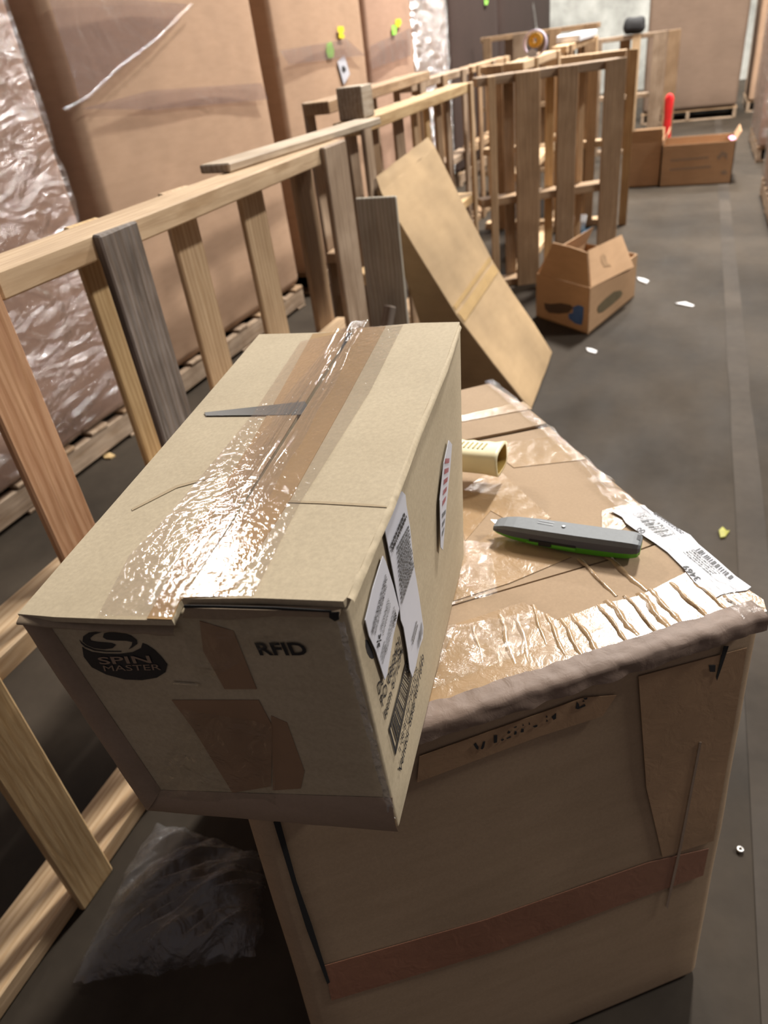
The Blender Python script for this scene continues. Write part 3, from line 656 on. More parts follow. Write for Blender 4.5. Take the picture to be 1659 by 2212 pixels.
bars('stamped_mark', Plane(kn_pt(.2, 0, .0240), kn_pt(.4, 0, .0240), kn_pt(.2, .01, .0240)), (1163, 1122), (1160, 1131), (1196, 1138), (1199, 1128), textrows(2, 3, .5), plain('stamp_grey', (.16, .17, .18), .4), kn, .0004)

# ------------------------------------------------------------------ tape gun with cream handle
m_cr = plain('cream_plastic', (0.74, 0.66, 0.42), 0.42, 0, var=.04)
m_crd = plain('cream_slot', (0.34, 0.27, 0.09), 0.6)
tg = thing('tape_gun', 'tape gun with ribbed hollow cream handle sticking out behind the upper carton', 'tape gun', [-0.30, 0.845, ZB + 0.0065])
hz0 = ZB + 0.022
e1 = atz(1084, 992, hz0 + .018); e0 = e1 + np.array([-0.175, 0.012, -0.004])
hd = (e1 - e0); HL = np.linalg.norm(hd); hd /= HL; hs = np.cross([0, 0, 1.0], hd); hs /= np.linalg.norm(hs); hu = np.cross(hd, hs)
def grip_sec(t, k=1.0, kk=1.0):
    q = []; wv = 0.0014 * math.sin(t * HL / .021 * 2 * math.pi)
    for j in range(20):
        a = j / 20 * 2 * math.pi; cx_, sx_ = math.cos(a), math.sin(a)
        x = math.copysign(abs(cx_) ** .55, cx_) * .0235 * k * (1 + .10 * max(0, t - .88) / .12); y = math.copysign(abs(sx_) ** .55, sx_) * .0175 * kk * (1 + .10 * max(0, t - .88) / .12)
        if cx_ > 0.3: x += wv
        q.append(e0 + hd * (t * HL) + hs * x + hu * y)
    return q
V, Fc = [], []; n = 40
for i in range(n + 1): V += grip_sec(i / n)
for i in range(n):
    for j in range(20): a = i * 20 + j; b = i * 20 + (j + 1) % 20; Fc.append((a, a + 20, b + 20, b))
base_i = len(V); V += grip_sec(1.0, .82, .82)
for j in range(20): Fc.append((n * 20 + j, base_i + j, base_i + (j + 1) % 20, n * 20 + (j + 1) % 20))
Fc.append([j for j in range(20)])
SV = grip_sec(1.0, .82, .82) + grip_sec(.86, .76, .76); SF = [(j, 20 + j, 20 + (j + 1) % 20, (j + 1) % 20) for j in range(20)] + [[20 + j for j in range(20)]]
link('socket', SV, SF, plain('ochre_socket', (0.50, 0.33, 0.08), .6), tg, True)
link('handle', V, Fc, m_cr, tg, True)
GP = Plane(e0 + hu * .0175, e1 + hu * .0175, e0 + hu * .0175 + hs)
for q in range(16):
    t = .30 + q * .0375; c0 = e0 + hd * (t * HL) + hu * .0172
    V = [c0 + hd * a + hs * b + hu * h_ for h_ in (0, .0009) for a, b in ((-.0011, -.008), (.0011, -.008), (.0011 + .002, .008), (-.0011 + .002, .008))]
    link('rib_slot', V, [(3, 2, 1, 0), (4, 5, 6, 7), (0, 1, 5, 4), (1, 2, 6, 5), (2, 3, 7, 6), (3, 0, 4, 7)], m_crd, tg)
# frame and roll behind the carton
rc = e0 + np.array([-.045, .01, 0]); rc[2] = ZB + .0075 + .036
V, Fc = [], []
for s_, r_ in ((-.026, .036), (.026, .036), (.026, .026), (-.026, .026)):
    for j in range(28): a = j / 28 * 2 * math.pi; V.append(rc + np.array([math.cos(a) * r_, s_, math.sin(a) * r_]))
for i in range(4):
    for j in range(28): a = i * 28 + j; b = i * 28 + (j + 1) % 28; c = ((i + 1) % 4) * 28; Fc.append((a, c + j, c + (j + 1) % 28, b))
link('tape_roll', V, Fc, tape_br, tg, True)
V = [rc + np.array([a, .032 + t_, z]) for t_ in (0, .004) for a, z in ((-.03, -.03), (.06, -.02), (.06, .015), (0.02, .034), (-.03, .03))]
link('frame_plate', V, [(0, 1, 2, 3, 4), (9, 8, 7, 6, 5)] + [(i, 5 + i, 5 + (i + 1) % 5, (i + 1) % 5) for i in range(5)], plain('frame_blue', (.12, .25, .38), .4), tg)

# ------------------------------------------------------------------ pallets
UP, ALONG, OUT = (0, 0, 1), (0, 1, 0), (1, 0, 0)
def pallet(label, x, y, rz, L, h, front, back, smat=w_pine, group='pallets standing on edge in the long row', tilt=0.0, mid=0.5, mids=True, top_mat=None, sd=.096):
    """pallet stood on its side: stringers run along local +Y from y=0..L, front face towards local +X at x=0"""
    r = thing('wooden_pallet', label, 'pallet', (x, y, 0), rz, group)
    r.rotation_euler = (0, tilt, rz)
    ft = .015
    for z, m in ((h - .021, top_mat or smat), (h * mid, smat), (.021, smat)):
        if z == h * mid and not mids: continue
        plank('stringer', r, (-ft - sd / 2, L / 2, z), ALONG, OUT, L, sd, .040, m)
    for (a, b, m) in front: plank('deckboard', r, (-ft / 2, (a + b) / 2, h / 2 - .001), UP, ALONG, h, b - a, ft, m)
    for (a, b, m) in back: plank('deckboard', r, (-ft * 1.5 - sd, (a + b) / 2, h / 2 - .001), UP, ALONG, h, b - a, ft, m)
    return r
P1x = -0.866
pallet('pine pallet on edge with a reddish end board and bare lower stringer beside the cartons', P1x, -.49, 0, 1.225, 1.02,
       [(-.0 + .01, .11, w_pine), (.30, .40, w_brown), (.875, .955, w_yel), (1.133, 1.218, w_red)], [(.05, .15, w_pine), (.5, .6, w_pine)], w_pine)
pallet('pale pine pallet on edge with one dark grey weathered deckboard', P1x, .742, 0, 1.225, 1.02,
       [(.203, .304, w_grey), (1.078, 1.222, w_mix)], [(.260, .345, w_yel), (.535, .630, w_pine), (.817, .925, w_pine), (1.10, 1.21, w_brown)], w_pine)
pallet('pine pallet on edge whose fresh yellow top stringer rises behind the leaning carton', -1.0, 2.42, 0, 1.43, 1.02,
       [(.0, .07, w_mix), (1.37, 1.42, w_pine)], [(.12, .20, w_mix), (.34, .41, w_brown), (.60, .70, w_mix), (.83, .88, w_pine), (1.0, 1.06, w_yel), (1.16, 1.24, w_brown), (1.33, 1.40, w_mix)], w_yel, top_mat=w_yel)
pallet('narrow pallet on edge with a grey block end, standing behind the yellow stringer', -1.19, 2.62, math.radians(4), 1.55, 1.075,
       [], [(.02, .10, w_mix), (.42, .50, w_brown), (.80, .88, w_mix), (1.2, 1.28, w_brown)], w_brown)
xs = lambda a, b, y: (aty(a, 400, y)[0], aty(b, 400, y)[0])
def fr(y, lst, x0):
    return [(xs(a, b, y)[0] - x0, xs(a, b, y)[1] - x0, m) for a, b, m in lst]
# pallet across the row: local +Y -> world +X, front towards the camera (local +X -> world -Y)
def cross_pallet(label, x0, y, L, h, front, back, **k):
    return pallet(label, x0, y, -math.pi / 2, L, h, front, back, **k)
a27 = math.radians(27); P3o = np.array([-1.0, 3.92, 0]); P3d = np.array([math.cos(a27), math.sin(a27), 0])
PX = Plane(P3o, P3o + P3d, P3o + [0, 0, 1]); PXb = Plane(P3o + np.array([-P3d[1], P3d[0], 0]) * .12, P3o + P3d + np.array([-P3d[1], P3d[0], 0]) * .12, P3o + np.array([-P3d[1], P3d[0], 0]) * .12 + [0, 0, 1])
def onp(P, lst): return [((P.hit(a, 400) - P3o) @ P3d, (P.hit(b, 400) - P3o) @ P3d, m) for a, b, m in lst]
pallet('brown pallet standing across the row with broad boards, behind the small open carton', P3o[0], P3o[1], a27 - math.pi / 2, .735, 1.03,
       onp(PX, [(1060, 1076, w_pine), (1116, 1166, w_brown), (1202, 1243, w_brown), (1296, 1338, w_brown)]),
       onp(PXb, [(1090, 1112, w_mix), (1176, 1194, w_yel), (1243, 1256, w_pine)]), smat=w_brown, top_mat=w_mix, mid=.44)
pallet('pale pallet on edge with a long bright top stringer, behind the brown cross pallet', -.815, 4.19, 0, 1.12, 1.065,
       [(.3, .36, w_pine), (1.02, 1.1, w_pine)], [(.05, .12, w_pine), (.35, .43, w_yel), (.66, .72, w_pine), (.95, 1.03, w_brown)], w_pine)
pallet('pale pallet on edge that carries the white carton tray', -.80, 5.52, 0, 1.63, 1.075,
       [(.1, .18, w_brown), (1.5, 1.6, w_pine)], [(.25, .33, w_pine), (.6, .68, w_yel), (1.0, 1.1, w_mix), (1.4, 1.5, w_brown)], w_pine)
pallet('weathered pallet on edge in the back line, across from the label roll', -1.45, 4.30, 0, 1.22, 1.02,
       [(.1, .2, w_mix), (.55, .65, w_brown), (1.0, 1.1, w_mix)], [(.3, .4, w_brown), (.8, .9, w_brown)], w_mix)
pallet('weathered pallet on edge in the back line, across from the white tray', -1.45, 5.62, 0, 1.22, 1.02,
       [(.1, .2, w_brown), (.55, .65, w_mix), (1.0, 1.1, w_pine)], [(.3, .4, w_mix), (.8, .9, w_brown)], w_brown)
cross_pallet('light pallet standing across the row with one pale board showing', -1.35, 5.35, .915, 1.02,
             fr(5.35, [(1340, 1358, w_yel), (1262, 1282, w_pine)], -1.35) + [(.05, .15, w_brown)], [(.3, .38, w_brown), (.62, .70, w_mix)], smat=w_pine)
cross_pallet('greyish pallet standing across the row, furthest back beside the tall sealed carton', -1.35, 8.35, 1.03, 1.02,
             fr(8.35, [(1386, 1413, w_mix), (1415, 1440, w_brown), (1345, 1362, w_pine)], -1.35) + [(.05, .15, w_brown), (.35, .45, w_mix)], [(.2, .3, w_brown), (.6, .7, w_brown)], smat=w_mix)
cross_pallet('dark brown pallet standing across the row behind the white carton tray', -1.9, 7.6, 1.05, 1.16,
             [(.02, .10, w_brown), (.3, .42, w_mix), (.62, .72, w_brown), (.93, 1.03, w_brown)], [(.2, .28, w_mix), (.5, .58, w_brown)], smat=w_brown)
# loose pieces on the rails
lp = plank('loose_plank', None, (-.955, 1.88, 1.020 + .0095), (0.075, .74, 0.0), OUT, .76, .085, .019, w_pale)
tag(lp, 'loose weathered plank lying on top of the pallet rails', 'plank')
bl_c = aty(784, 250, 2.66)
bk = plank('wood_block', None, (-1.06, 2.52, 1.02 + .048), (0, 1, 0), OUT, .10, .09, .095, w_pale)
tag(bk, 'small grey wood block standing at the end of the loose plank', 'wood block')

def flat_pallet(label, x0, x1, y0, y1, h=.12, group='pallets lying flat under the tall cartons'):
    r = thing('wooden_pallet', label, 'pallet', ((x0 + x1) / 2, (y0 + y1) / 2, 0), 0, group); dx, dy = x1 - x0, y1 - y0
    for k in (-1, 0, 1): plank('stringer', r, (k * (dx / 2 - .02), 0, h / 2), ALONG, OUT, dy, .038, h - .032, w_mix)
    n = 7
    for i in range(n): plank('deckboard', r, (0, -dy / 2 + .05 + (dy - .1) * i / (n - 1), h - .008), OUT, ALONG, dx, .095, .015, w_mix if i % 2 else w_brown)
    for i in range(3): plank('deckboard', r, (0, -dy / 2 + .05 + (dy - .1) * i / 2, .008), OUT, ALONG, dx, .095, .015, w_mix)
    return r
GX = -2.02
def pallet_box(label, x0, x1, y0, y1, z1, mat, wrap=None, seed=0, r=.03, bulge=.02, group='tall cartons along the aisle', plabel=None):
    flat_pallet(plabel or 'flat pallet under the ' + label if len(label.split()) < 12 else 'flat pallet under the ' + ' '.join(label.split()[:11]), x0 - .01, x1 + .01, y0 + .02, y1 - .02, group=None)
    t = thing('pallet_box', label, 'carton', ((x0 + x1) / 2, (y0 + y1) / 2, .121), 0, group)
    d = np.array([x1 - x0, y1 - y0, z1 - .121]); V, Fc = rbox(*d, r, 10); V = bulged(V, d, (bulge, bulge * .4, 0)); V = crumple(V, .006, 2.5, seed); V[:, 2] = np.clip(V[:, 2], 0.001, None)
    link('body', V + [x0, y0, .121], Fc, mat, t, True)
    if wrap:
        d2 = d + [.03, .03, 0]; V, Fc = rbox(*d2, r + .012, 34); V = bulged(V, d2, (bulge, bulge * .4, 0)); V = crumple(V, .006, 2.5, seed)
        V = np.array([p + np.array([1, 1, 0]) * .010 * mnoise.noise(Vector((p[0] * 9, p[1] * 7 + p[2] * 5, p[2] * 20 - p[1] * 8 + seed))) for p in V]); V[:, 2] = np.clip(V[:, 2], .001, None)
        link('stretch_wrap', V + [x0 - .015, y0 - .015, .121], Fc, wrap, t, True)
    return t
gA = pallet_box('tall carton fully wrapped in wrinkled clear film beside the grey-boarded pallet', GX - 1.1, GX, .85, 2.135, 1.95, cb_gay2, film_wrap, 1)
gB = pallet_box('broad tall carton with a diagonal film strand across its face', GX - 1.1, GX, 2.275, 3.69, 1.95, cb_gay, None, 2, r=.05)
gC = pallet_box('tall carton bearing yellow and green stickers and a white diamond label', GX - 1.1, GX, 3.845, 5.06, 1.95, cb_gay, None, 3)
gD = pallet_box('tall carton with one yellow-green sticker next to the glossy wrapped one', GX - 1.1, GX, 5.13, 6.05, 1.95, cb_gay2, None, 4)
gE = pallet_box('tall narrow load in very glossy film between two tall cartons', GX - 1.1, GX - .01, 6.13, 6.98, 1.95, cb_gay2, film_shiny, 5)
gF = pallet_box('shaded dark brown tall carton past the glossy wrapped load', GX - 1.1, GX, 7.07, 8.86, 1.95, cb_dark_shaded, None, 6)
gG = pallet_box('shaded dark brown tall carton with a hanging film tail, last in the left row', GX - 1.1, GX, 8.95, 12.1, 1.95, cb_dark_shaded, None, 7)
gaps = plain('shadow_board', (0.16, 0.105, 0.08), .85)
# recessed board in the gaps of the left row
# film strands and stickers on the cartons
XG = Plane((GX + .024, 3, 0), (GX + .024, 4, 0), (GX + .024, 3, 1))
def strand(parent, px, w_, mat, P=XG, off=.012):
    V, Fc = [], []; pts = [P.hit(*p) for p in px]; k = 0
    for i in range(len(pts) - 1):
        for s in range(12):
            q = pts[i] + (pts[i + 1] - pts[i]) * s / 12; t = pts[i + 1] - pts[i]; t /= np.linalg.norm(t); n_ = np.cross(P.n, t)
            a = w_ * (.5 + .5 * abs(mnoise.noise(Vector((k * .3, 1, 2))))); j = .006 * mnoise.noise(Vector((k * .7, 5, 2)))
            V += [q - n_ * a + P.n * (off + j), q + P.n * (off + .012 + j), q + n_ * a + P.n * (off - j)]
            if k:
                for c in (0, 1): r = 3 * (k - 1) + c; Fc.append((r, r + 1, r + 4, r + 3))
            k += 1
    return link('film_strand', V, Fc, mat, parent, True)
film_tint = film('film_tinted', (0.87, 0.84, 0.85), 0.03, 0.4, 6, (1, 1, 1), 0.8, 0.2, 0.02, 0.01)
def gfilm(par, px, mat): return decal('film_patch', XG, px, mat, par, .012, .0004)
gfilm(gB, [(100, 0), (290, 0), (400, 10), (330, 88), (250, 152), (170, 225), (150, 160)], film_tint); gfilm(gB, [(170, 236), (320, 196), (560, 180), (575, 215), (330, 238)], film_tint); gfilm(gC, [(600, 110), (745, 85), (785, 120), (620, 140)], film_tint); gfilm(gD, [(795, 100), (885, 60), (885, 120), (800, 150)], film_tint)
strand(gB, [(130, 240), (185, 212), (250, 150), (335, 85), (415, 5)], .013, film_thin)
strand(gG, [(1150, 100), (1156, 60), (1148, 0)], .06, film_crease)
m_yl = plain('sticker_yellow', (.75, .62, .02), .5); m_gn = plain('sticker_green', (.32, .75, .10), .5)
def gdec(name, par, px, mat, off=.006): return decal(name, XG, px, mat, par, off, .001)
gdec('sticker', gC, [(728, 57), (740, 57), (742, 68), (738, 72), (743, 78), (740, 84), (730, 82), (731, 72), (727, 66)], m_yl)
gdec('sticker', gC, [(704, 95), (714, 90), (720, 108), (719, 124), (708, 126), (703, 112)], m_gn)
gl_ = gdec('label', gC, [(727, 133), (742, 120), (754, 160), (741, 183)], paper)
gdec('print', gl_, [(737, 142), (743, 145), (745, 152), (740, 158), (736, 150)], black, .008)
gdec('sticker', gD, [(853, 42), (863, 40), (866, 50), (860, 60), (852, 55)], m_yl); gdec('sticker', gD, [(845, 55), (856, 54), (854, 75), (846, 76)], m_gn)
gdec('sticker', gF, [(1045, 0), (1054, 0), (1052, 10), (1046, 11)], m_gn)
# right-hand row and the far cartons
gR = pallet_box('film-wrapped load on a pallet near the open cartons, right of the aisle', .50, 1.6, 4.95, 6.15, 1.9, cb_gay2, film_wrap, 9)
gS = pallet_box('film-wrapped load standing beyond the other one on the right', .53, 1.6, 7.4, 8.7, 1.9, cb_gay2, film_wrap, 10)
gT = pallet_box('tall sealed carton closing the end of the aisle', -.62, .44, 10.5, 11.6, 1.9, cardboard('kraft_far', (0.20, 0.135, 0.095), 0.12, 0.04), None, 11, r=.05)
gU = pallet_box('tall carton partly hidden behind the aisle-end carton', .58, 1.7, 10.9, 12.0, 1.9, cb_gay, None, 12)

# ------------------------------------------------------------------ leaning carton
lc = thing('leaning_carton', 'long stained carton leaning against the pallet with the yellow stringer', 'carton', (-.7, 2.75, 0))
y0, y1 = 2.44, 3.02
LC = {(1, 0, 0): (-.462, y0, .006), (1, 1, 0): (-.474, y1, .006), (0, 0, 0): (-.80, y0 + .01, .006), (0, 1, 0): (-.80, y1, .006),
      (1, 0, 1): (-.972, y0, .800), (1, 1, 1): (-.958, y1 + .02, .850), (0, 0, 1): (-.992, y0 + .01, .805), (0, 1, 1): (-.988, y1, .855)}
dd = np.array([.2, .57, .95]); V, Fc = rbox(*dd, .006, 13); V = crumple(V, .003, 7, 2); U = V / dd
bend = -0.034 * np.where(U[:, 2] < .47, U[:, 2] / .47, (1 - U[:, 2]) / .53) * U[:, 0]
w = trilin({k: np.array(v) for k, v in LC.items()}, U); w[:, 0] += bend; w[:, 2] = np.maximum(w[:, 2], .001)
link('body', w, Fc, cb_lean, lc, True)
LM0, LM1 = (-.462 - .51 * .47 - .034, y0, .006 + .794 * .47), (-.474 - .484 * .47 - .034, y1, .006 + .844 * .47)
LPl = Plane(LC[(1, 0, 0)], LC[(1, 1, 0)], LM0); LPu = Plane(LM0, LM1, LC[(1, 0, 1)])
def band(P, t0, t1, a, b):
    """strip across the face between two heights"""
    lo0, lo1 = (np.array(LC[(1, 0, 0)]), np.array(LC[(1, 1, 0)])) if P is LPl else (np.array(LM0), np.array(LM1))
    hi0, hi1 = (np.array(LM0), np.array(LM1)) if P is LPl else (np.array(LC[(1, 0, 1)]), np.array(LC[(1, 1, 1)]))
    pts = [lo0 * (1 - t0) + hi0 * t0, lo1 * (1 - t0) + hi1 * t0, lo1 * (1 - t1) + hi1 * t1, lo0 * (1 - t1) + hi0 * t1]
    v, f = prism(P, [p + np.array([0, (.012 if k in (0, 3) else -.012), 0]) for k, p in enumerate(pts)], .004, .0015); return link('tape_band', v, f, tape('lean_tape', (.36, .235, .10), .45), lc)
band(LPl, .90, .985, 0, 1); band(LPu, .015, .05, 0, 1)
sheet('end_flap', LC[(1, 0, 1)], LC[(1, 1, 1)], (-.985, y1 + .02, .890), (-.992, y0 + .02, .845), 12, 4, cb_lean, lc, lambda p, u, v: p + np.array([0, 0, .006 * mnoise.noise(Vector((u * 8, v * 3, 1)))]))
# grey crate panel and dark strapping under it
gp = thing('grey_panel', 'grey board standing between the pallets and the leaning carton', 'board', (-.885, 2.27, 0))
w_olive = wood('board_olive', (.58, .54, .46), (.44, .41, .34), .3)
bkb = plank('dark_timber', None, (-.93, 2.10, .25), (.10, .18, .50), OUT, .52, .03, .05, w_grey)
tag(bkb, 'dark splintered timber leaning under the long carton', 'timber')
plank('panel', gp, (-.04, 0, .41), UP, OUT, .81, .14, .012, w_olive); plank('foot', gp, (-.04, 0.012, .02), OUT, ALONG, .14, .05, .04, w_grey)

# ------------------------------------------------------------------ small open carton on the floor
sb = thing('open_carton', 'small open carton with upright flaps and a blue mark on its dark side', 'carton', (-.42, 3.52, 0))
q0 = atz(1270, 722, .001); q1 = atz(1370, 640, .001); q2 = atz(1158, 683, .001); q3 = q1 + q2 - q0; hS = .205
def wallp(name, a, b, z0, z1, lean, mat, parent, inw=0.006, topk=1.0):
    t = (b - a); t /= np.linalg.norm(t); n_ = np.array([t[1], -t[0], 0]); V = []
    mid = (a + b) / 2
    for o_ in (0, -inw):
        for (p, z, k) in ((a, z0, 0), (b, z0, 0), (b, z1, 1), (a, z1, 1)):
            pp = mid + (p - mid) * (topk if k else 1.0); V.append(np.array([pp[0], pp[1], z]) + n_ * (o_ + lean * k))
    return link(name, V, [(0, 1, 2, 3), (7, 6, 5, 4), (0, 4, 5, 1), (1, 5, 6, 2), (2, 6, 7, 3), (3, 7, 4, 0)], mat, parent)
SL = Plane(q2, q0, q2 + [0, 0, 1]); SR = Plane(q0, q1, q0 + [0, 0, 1])
hS = SR.hit(1276, 622)[2]
for a_, b_ in ((q2, q0), (q0, q1), (q1, q3), (q3, q2)): wallp('side', a_, b_, .001, hS, 0, cb_small, sb)
decal('flap', SL, [(1164, 592), (1194, 524), (1230, 533), (1268, 546), (1273, 621)], cb_small, sb, 0.0, .006)
nrm = np.array([-(q1 - q0)[1], (q1 - q0)[0], 0]) / np.linalg.norm(q1 - q0)
_a, _b = np.append(q0[:2], hS), np.append(q1[:2], hS)
FP = Plane(_a, _b, _a + nrm * .06 + np.array([0, 0, .13]))
decal('flap', FP, [(1277, 621), (1369, 576), (1343, 507), (1271, 541)], cb_small, sb, 0.0, .006)
wallp('flap', q3, q2, hS, hS + .09, -.05, cb_small, sb, topk=.9)
link('base', [q0, q1, q3, q2, q0 + [0, 0, .006], q1 + [0, 0, .006], q3 + [0, 0, .006], q2 + [0, 0, .006]], [(3, 2, 1, 0), (4, 5, 6, 7), (0, 1, 5, 4), (1, 2, 6, 5), (2, 3, 7, 6), (3, 0, 4, 7)], cb_small, sb)
Z3 = lambda pts: crop(pts, 1030, 340, 4.74)
decal('blue_mark', SL, Z3([(990, 1530), (1040, 1510), (1095, 1530), (1090, 1640), (1075, 1715), (1010, 1700), (945, 1650), (940, 1600), (985, 1590)]), plain('blue_ink', (.05, .12, .32), .5), sb, .002, .001)
decal('dark_print', SL, Z3([(690, 1490), (760, 1500), (860, 1490), (960, 1510), (990, 1540), (940, 1590), (840, 1600), (740, 1590), (700, 1550)]), plain('print_brown', (.07, .04, .025), .7), sb, .0015, .0008)
ov = decal('printed_oval', SR, Z3([(1230, 1560), (1240, 1520), (1320, 1440), (1400, 1375), (1470, 1360), (1490, 1390), (1470, 1430), (1380, 1510), (1290, 1580), (1245, 1595)]), plain('print_olive', (.12, .09, .045), .7), sb, .002, .001)
decal('printed_bottle', FP, Z3([(1265, 1010), (1290, 985), (1320, 1010), (1330, 1080), (1375, 1110), (1300, 1120), (1270, 1060)]), plain('print_tan', (.30, .18, .09), .7), sb, .0016, .0008)

# ------------------------------------------------------------------ far open cartons and red marker
def open_box(label, x0, x1, yA, yB, h, mat, flaps):
    t = thing('open_carton', label, 'carton', ((x0 + x1) / 2, (yA + yB) / 2, 0)); c = [np.array(p) for p in ((x0, yA, .001), (x1, yA, .001), (x1, yB, .001), (x0, yB, .001))]
    for i in range(4):
        wallp('side', c[i], c[(i + 1) % 4], .001, h, 0, mat, t)
        if flaps[i] is not None: wallp('flap', c[i], c[(i + 1) % 4], h, h + flaps[i][0], flaps[i][1], mat, t, topk=.96)
    link('base', [p for p in c] + [p + [0, 0, .006] for p in c], [(3, 2, 1, 0), (4, 5, 6, 7), (0, 1, 5, 4), (1, 2, 6, 5), (2, 3, 7, 6), (3, 0, 4, 7)], mat, t)
    return t
fo = open_box('wide open carton with faint print near the end of the aisle', -.215, .31, 6.58, 7.0, .30, cb_small, [None, (.06, .03), None, (.08, -.03)])
FO = Plane((-.2, 6.58, 0), (.31, 6.58, 0), (-.2, 6.58, 1))
for px in ([(1448, 345), (1530, 338), (1530, 342), (1448, 349)], [(1446, 365), (1535, 358), (1535, 362), (1446, 369)], [(1548, 340), (1560, 326), (1572, 332), (1570, 345), (1562, 336), (1552, 346)], [(1556, 372), (1566, 366), (1572, 374), (1562, 378)]):
    decal('faint_print', FO, px, cb_strip, fo, .0015, .0008)
decal('pink_tag', Plane((-.2, 6.62, .304), (.31, 6.62, .304), (-.2, 7, .304)), [(1573, 297), (1582, 293), (1592, 300), (1580, 304)], plain('pink_paper', (.8, .35, .6), .5), fo, .003, .001)
open_box('narrow open carton with its side flap up, beside the wide open carton', -.46, -.2185, 6.62, 7.0, .33, cb_small, [(.09, .02), None, (.05, .02), None])
rm = thing('marker_paddle', 'bright red rounded plastic marker standing behind the open cartons', 'marker', (-.212, 7.10, 0))
V, Fc = [], []; prof = [(.30, .02), (.42, .0), (.50, .0)]
pr = [(0, .034), (.30, .036), (.36, .031), (.44, .029), (.52, .034), (.575, .036), (.600, .026), (.612, .008)]
for (z, hw_) in pr:
    for j in range(12): a = j / 12 * 2 * math.pi; V.append((-.212 + hw_ * math.cos(a), 7.10 + .016 * math.sin(a), z))
for i in range(len(pr) - 1):
    for j in range(12): a = i * 12 + j; b = i * 12 + (j + 1) % 12; Fc.append((a, b, b + 12, a + 12))
Fc += [list(range(12))[::-1], [len(V) - 12 + j for j in range(12)]]
link('paddle', V, Fc, plain('red_plastic', (.75, .025, .03), .4), rm, True)
link('foot', [(-.26, 7.06, .001), (-.16, 7.06, .001), (-.16, 7.14, .001), (-.26, 7.14, .001), (-.25, 7.07, .012), (-.17, 7.07, .012), (-.17, 7.13, .012), (-.25, 7.13, .012)], [(3, 2, 1, 0), (4, 5, 6, 7), (0, 1, 5, 4), (1, 2, 6, 5), (2, 3, 7, 6), (3, 0, 4, 7)], MATS['red_plastic'], rm)

# ------------------------------------------------------------------ things on the pallet tops
cu = thing('label_roll', 'small roll of orange and white labels on the pallet rail', 'label roll', (-.84, 4.56, 1.066))
def ring(name, c, r0, r1, w_, mat, parent, axis='y', n=24):
    V, Fc = [], []
    for s_, r_ in ((-w_, r1), (w_, r1), (w_, r0), (-w_, r0)):
        for j in range(n):
            a = j / n * 2 * math.pi; p = (math.cos(a) * r_, s_, math.sin(a) * r_); V.append(np.array(c) + (p if axis == 'y' else (p[0], p[2], p[1])))
    for i in range(4):
        for j in range(n): a = i * n + j; b = i * n + (j + 1) % n; k = ((i + 1) % 4) * n; Fc.append((a, k + j, k + (j + 1) % n, b))
    return link(name, V, Fc, mat, parent, True)
ring('outer_turn', (-.84, 4.56, 1.066 + .062), .055, .062, .02, plain('label_lilac', (.62, .52, .62), .4), cu)
ring('label_core', (-.84, 4.565, 1.066 + .075), .012, .034, .024, plain('label_orange', (.70, .36, .03), .5), cu)
link('white_tab', [(-.87, 4.535, 1.0665), (-.83, 4.535, 1.0665), (-.82, 4.535, 1.09), (-.85, 4.535, 1.105), (-.88, 4.535, 1.09), (-.87, 4.53, 1.0665), (-.83, 4.53, 1.0665), (-.82, 4.53, 1.09), (-.85, 4.53, 1.105), (-.88, 4.53, 1.09)],
     [(0, 1, 2, 3, 4), (9, 8, 7, 6, 5)] + [(i, 5 + i, 5 + (i + 1) % 5, (i + 1) % 5) for i in range(5)], paper, cu)
tr = thing('carton_tray', 'white carton tray lying on top of the pallets', 'tray', (-.86, 6.5, 1.076))
V, Fc = rbox(.16, 1.0, .045, .008, 4); V = crumple(V, .004, 8, 1); V[:, 2] = np.clip(V[:, 2], .001, None); link('tray', V + [-.95, 5.95, 1.076], Fc, plain('white_card', (.78, .79, .82), .5), tr, True)
link('fold_tab', [(-.95, 5.955, 1.12), (-.79, 5.955, 1.12), (-.80, 5.99, 1.128), (-.94, 5.99, 1.128)], [(0, 1, 2, 3)], paper, tr)
db = thing('dark_bundle', 'dark rounded bundle on top of the furthest pallet', 'bundle', (-.62, 8.42, 1.02))
V, Fc = rbox(.20, .12, .14, .055, 4); V = crumple(V, .012, 12, 4); V[:, 2] = np.clip(V[:, 2], .001, None); link('bundle', V + [-.72, 8.33, 1.02], Fc, plain('black_cloth', (.02, .019, .019), .8), db, True)

# ------------------------------------------------------------------ crumpled bag by the low stringer
Q = [atz(150, 2112, .02), atz(330, 1765, .02), atz(575, 1850, .02), atz(560, 2060, .02)]
def bagf(p, u, v):
    e = (math.sin(math.pi * u) * math.sin(math.pi * v)) ** .5
    n1 = mnoise.noise(Vector((u * 2.5 + v * 1.2, (v - u) * 6, 1))); n2 = mnoise.noise(Vector(((u + v) * 3, (v - u * .9) * 17, 4))); n3 = mnoise.noise(Vector((u * 30, v * 30, 9)))
    q = p + np.array([.02 * n1, .012 * n2, 0]) * (1 - .5 * e)
    q[2] = .004 + e * (.060 + .040 * n1 + .016 * n2 + .002 * n3) + .002 * abs(n2); return q
bag = sheet('plastic_sheet', Q[0], Q[3], Q[2], Q[1], 80, 70, film_bag, None, bagf)
tag(bag, 'crumpled clear plastic sheet on the dark floor by the low pallet stringer', 'plastic sheet')

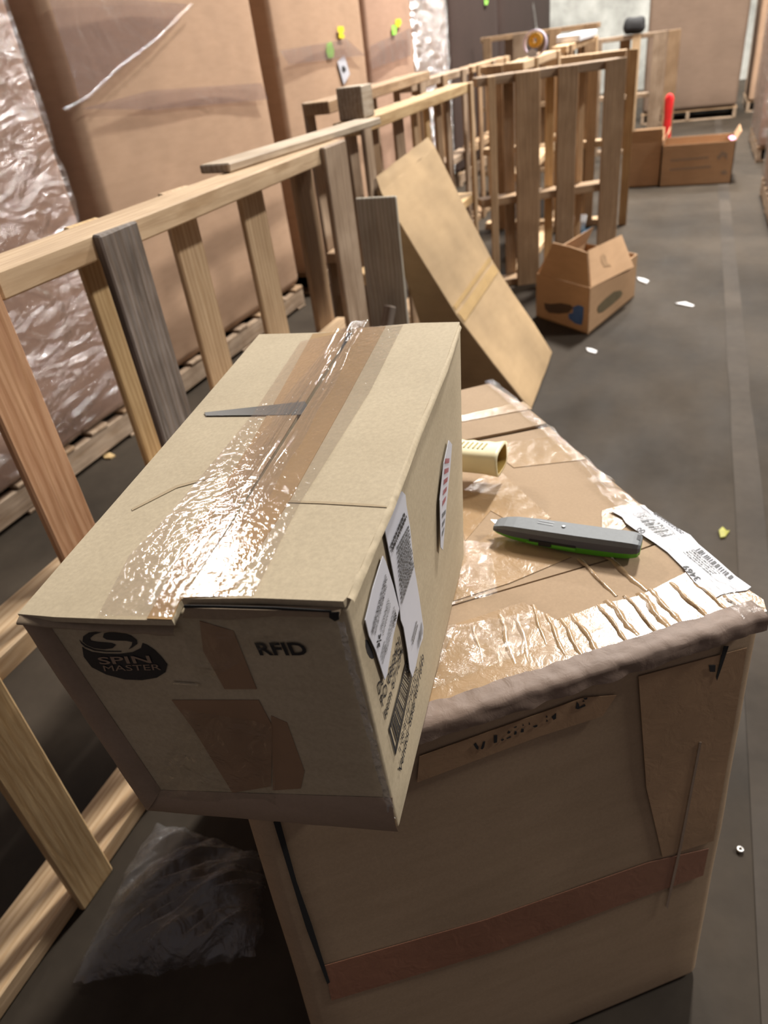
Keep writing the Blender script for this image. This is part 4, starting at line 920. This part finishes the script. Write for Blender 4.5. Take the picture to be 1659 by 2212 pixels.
# ------------------------------------------------------------------ litter
def scrap(name, label, cat, px, mat, group=None, h=.004, seed=0, z=.001):
    pts = [atz(u, v, z) for u, v in px]; n = len(pts); rs = random.Random(seed)
    top = [p + np.array([0, 0, h * rs.uniform(.4, 1.4)]) for p in pts]; c = sum(top) / n + np.array([0, 0, h * .8]); V = pts + top + [c]
    Fc = [(n + i, n + (i + 1) % n, 2 * n) for i in range(n)] + [(i, (i + 1) % n, n + (i + 1) % n, n + i) for i in range(n)] + [list(range(n))[::-1]]
    return tag(link(name, V, Fc, mat), label, cat, group)
m_wh = plain('scrap_white', (.72, .71, .70), .6); m_leaf = plain('leaf_yellow', (.38, .36, .06), .6); m_blue = plain('scrap_blue', (.10, .26, .42), .5); m_chip = plain('wood_chip_mat', (.45, .31, .14), .7)
scrap('leaf_scrap', 'small yellow-green scrap on the floor past the shipping label', 'scrap', [(1552, 1150), (1560, 1142), (1570, 1150), (1576, 1148), (1566, 1162), (1556, 1164)], m_leaf, None, .006)
scrap('paper_scrap', 'small white paper scrap on the floor in front of the open carton', 'paper scrap', [(1266, 752), (1278, 755), (1290, 760), (1286, 764), (1270, 760)], m_wh, None, .004, 1)
scrap('paper_scrap', 'thin white paper strip on the open floor of the aisle', 'paper scrap', [(1458, 657), (1480, 654), (1500, 660), (1496, 663), (1474, 660)], m_wh, None, .004, 2)
scrap('paper_scrap', 'white paper scrap beside the corner of the small open carton', 'paper scrap', [(1376, 600), (1392, 604), (1402, 608), (1396, 614), (1380, 608)], m_wh, None, .006, 3)
scrap('blue_scrap', 'blue plastic scrap on the floor behind the brown cross pallet', 'scrap', [(1254, 503), (1268, 494), (1280, 492), (1276, 504), (1258, 510)], m_blue, None, .005, 4)
scrap('wood_chip', 'pale wood chip on the floor left of the pallets', 'wood chip', [(222, 984), (238, 980), (250, 986), (240, 992), (226, 992)], m_chip, None, .005, 5)
wa = thing('metal_washer', 'small metal washer on the floor beside the large carton', 'washer', atz(1598, 1838, 0))
c = atz(1598, 1838, .0); ring('washer', (c[0], c[1], .0045), .002, .006, .0015, plain('zinc', (.5, .48, .45), .4, 1.0), wa, 'z')
cp = thing('paper_cup', 'white paper cup standing on the floor behind the brown cross pallet', 'cup', atz(1252, 500, 0))
c = atz(1252, 500, 0); V, Fc = [], []
for z, r_ in ((.001, .034), (.10, .045), (.10, .041), (.006, .031)):
    for j in range(20): a = j / 20 * 2 * math.pi; V.append((c[0] + r_ * math.cos(a), c[1] + r_ * math.sin(a), z))
for i in range(3):
    for j in range(20): a = i * 20 + j; b = i * 20 + (j + 1) % 20; Fc.append((a, b, b + 20, a + 20))
Fc += [list(range(20))[::-1], [60 + j for j in range(20)]]
link('cup', V, Fc, m_wh, cp, True); ring('rim', (c[0], c[1], .10), .041, .0465, .002, m_wh, cp, 'z')
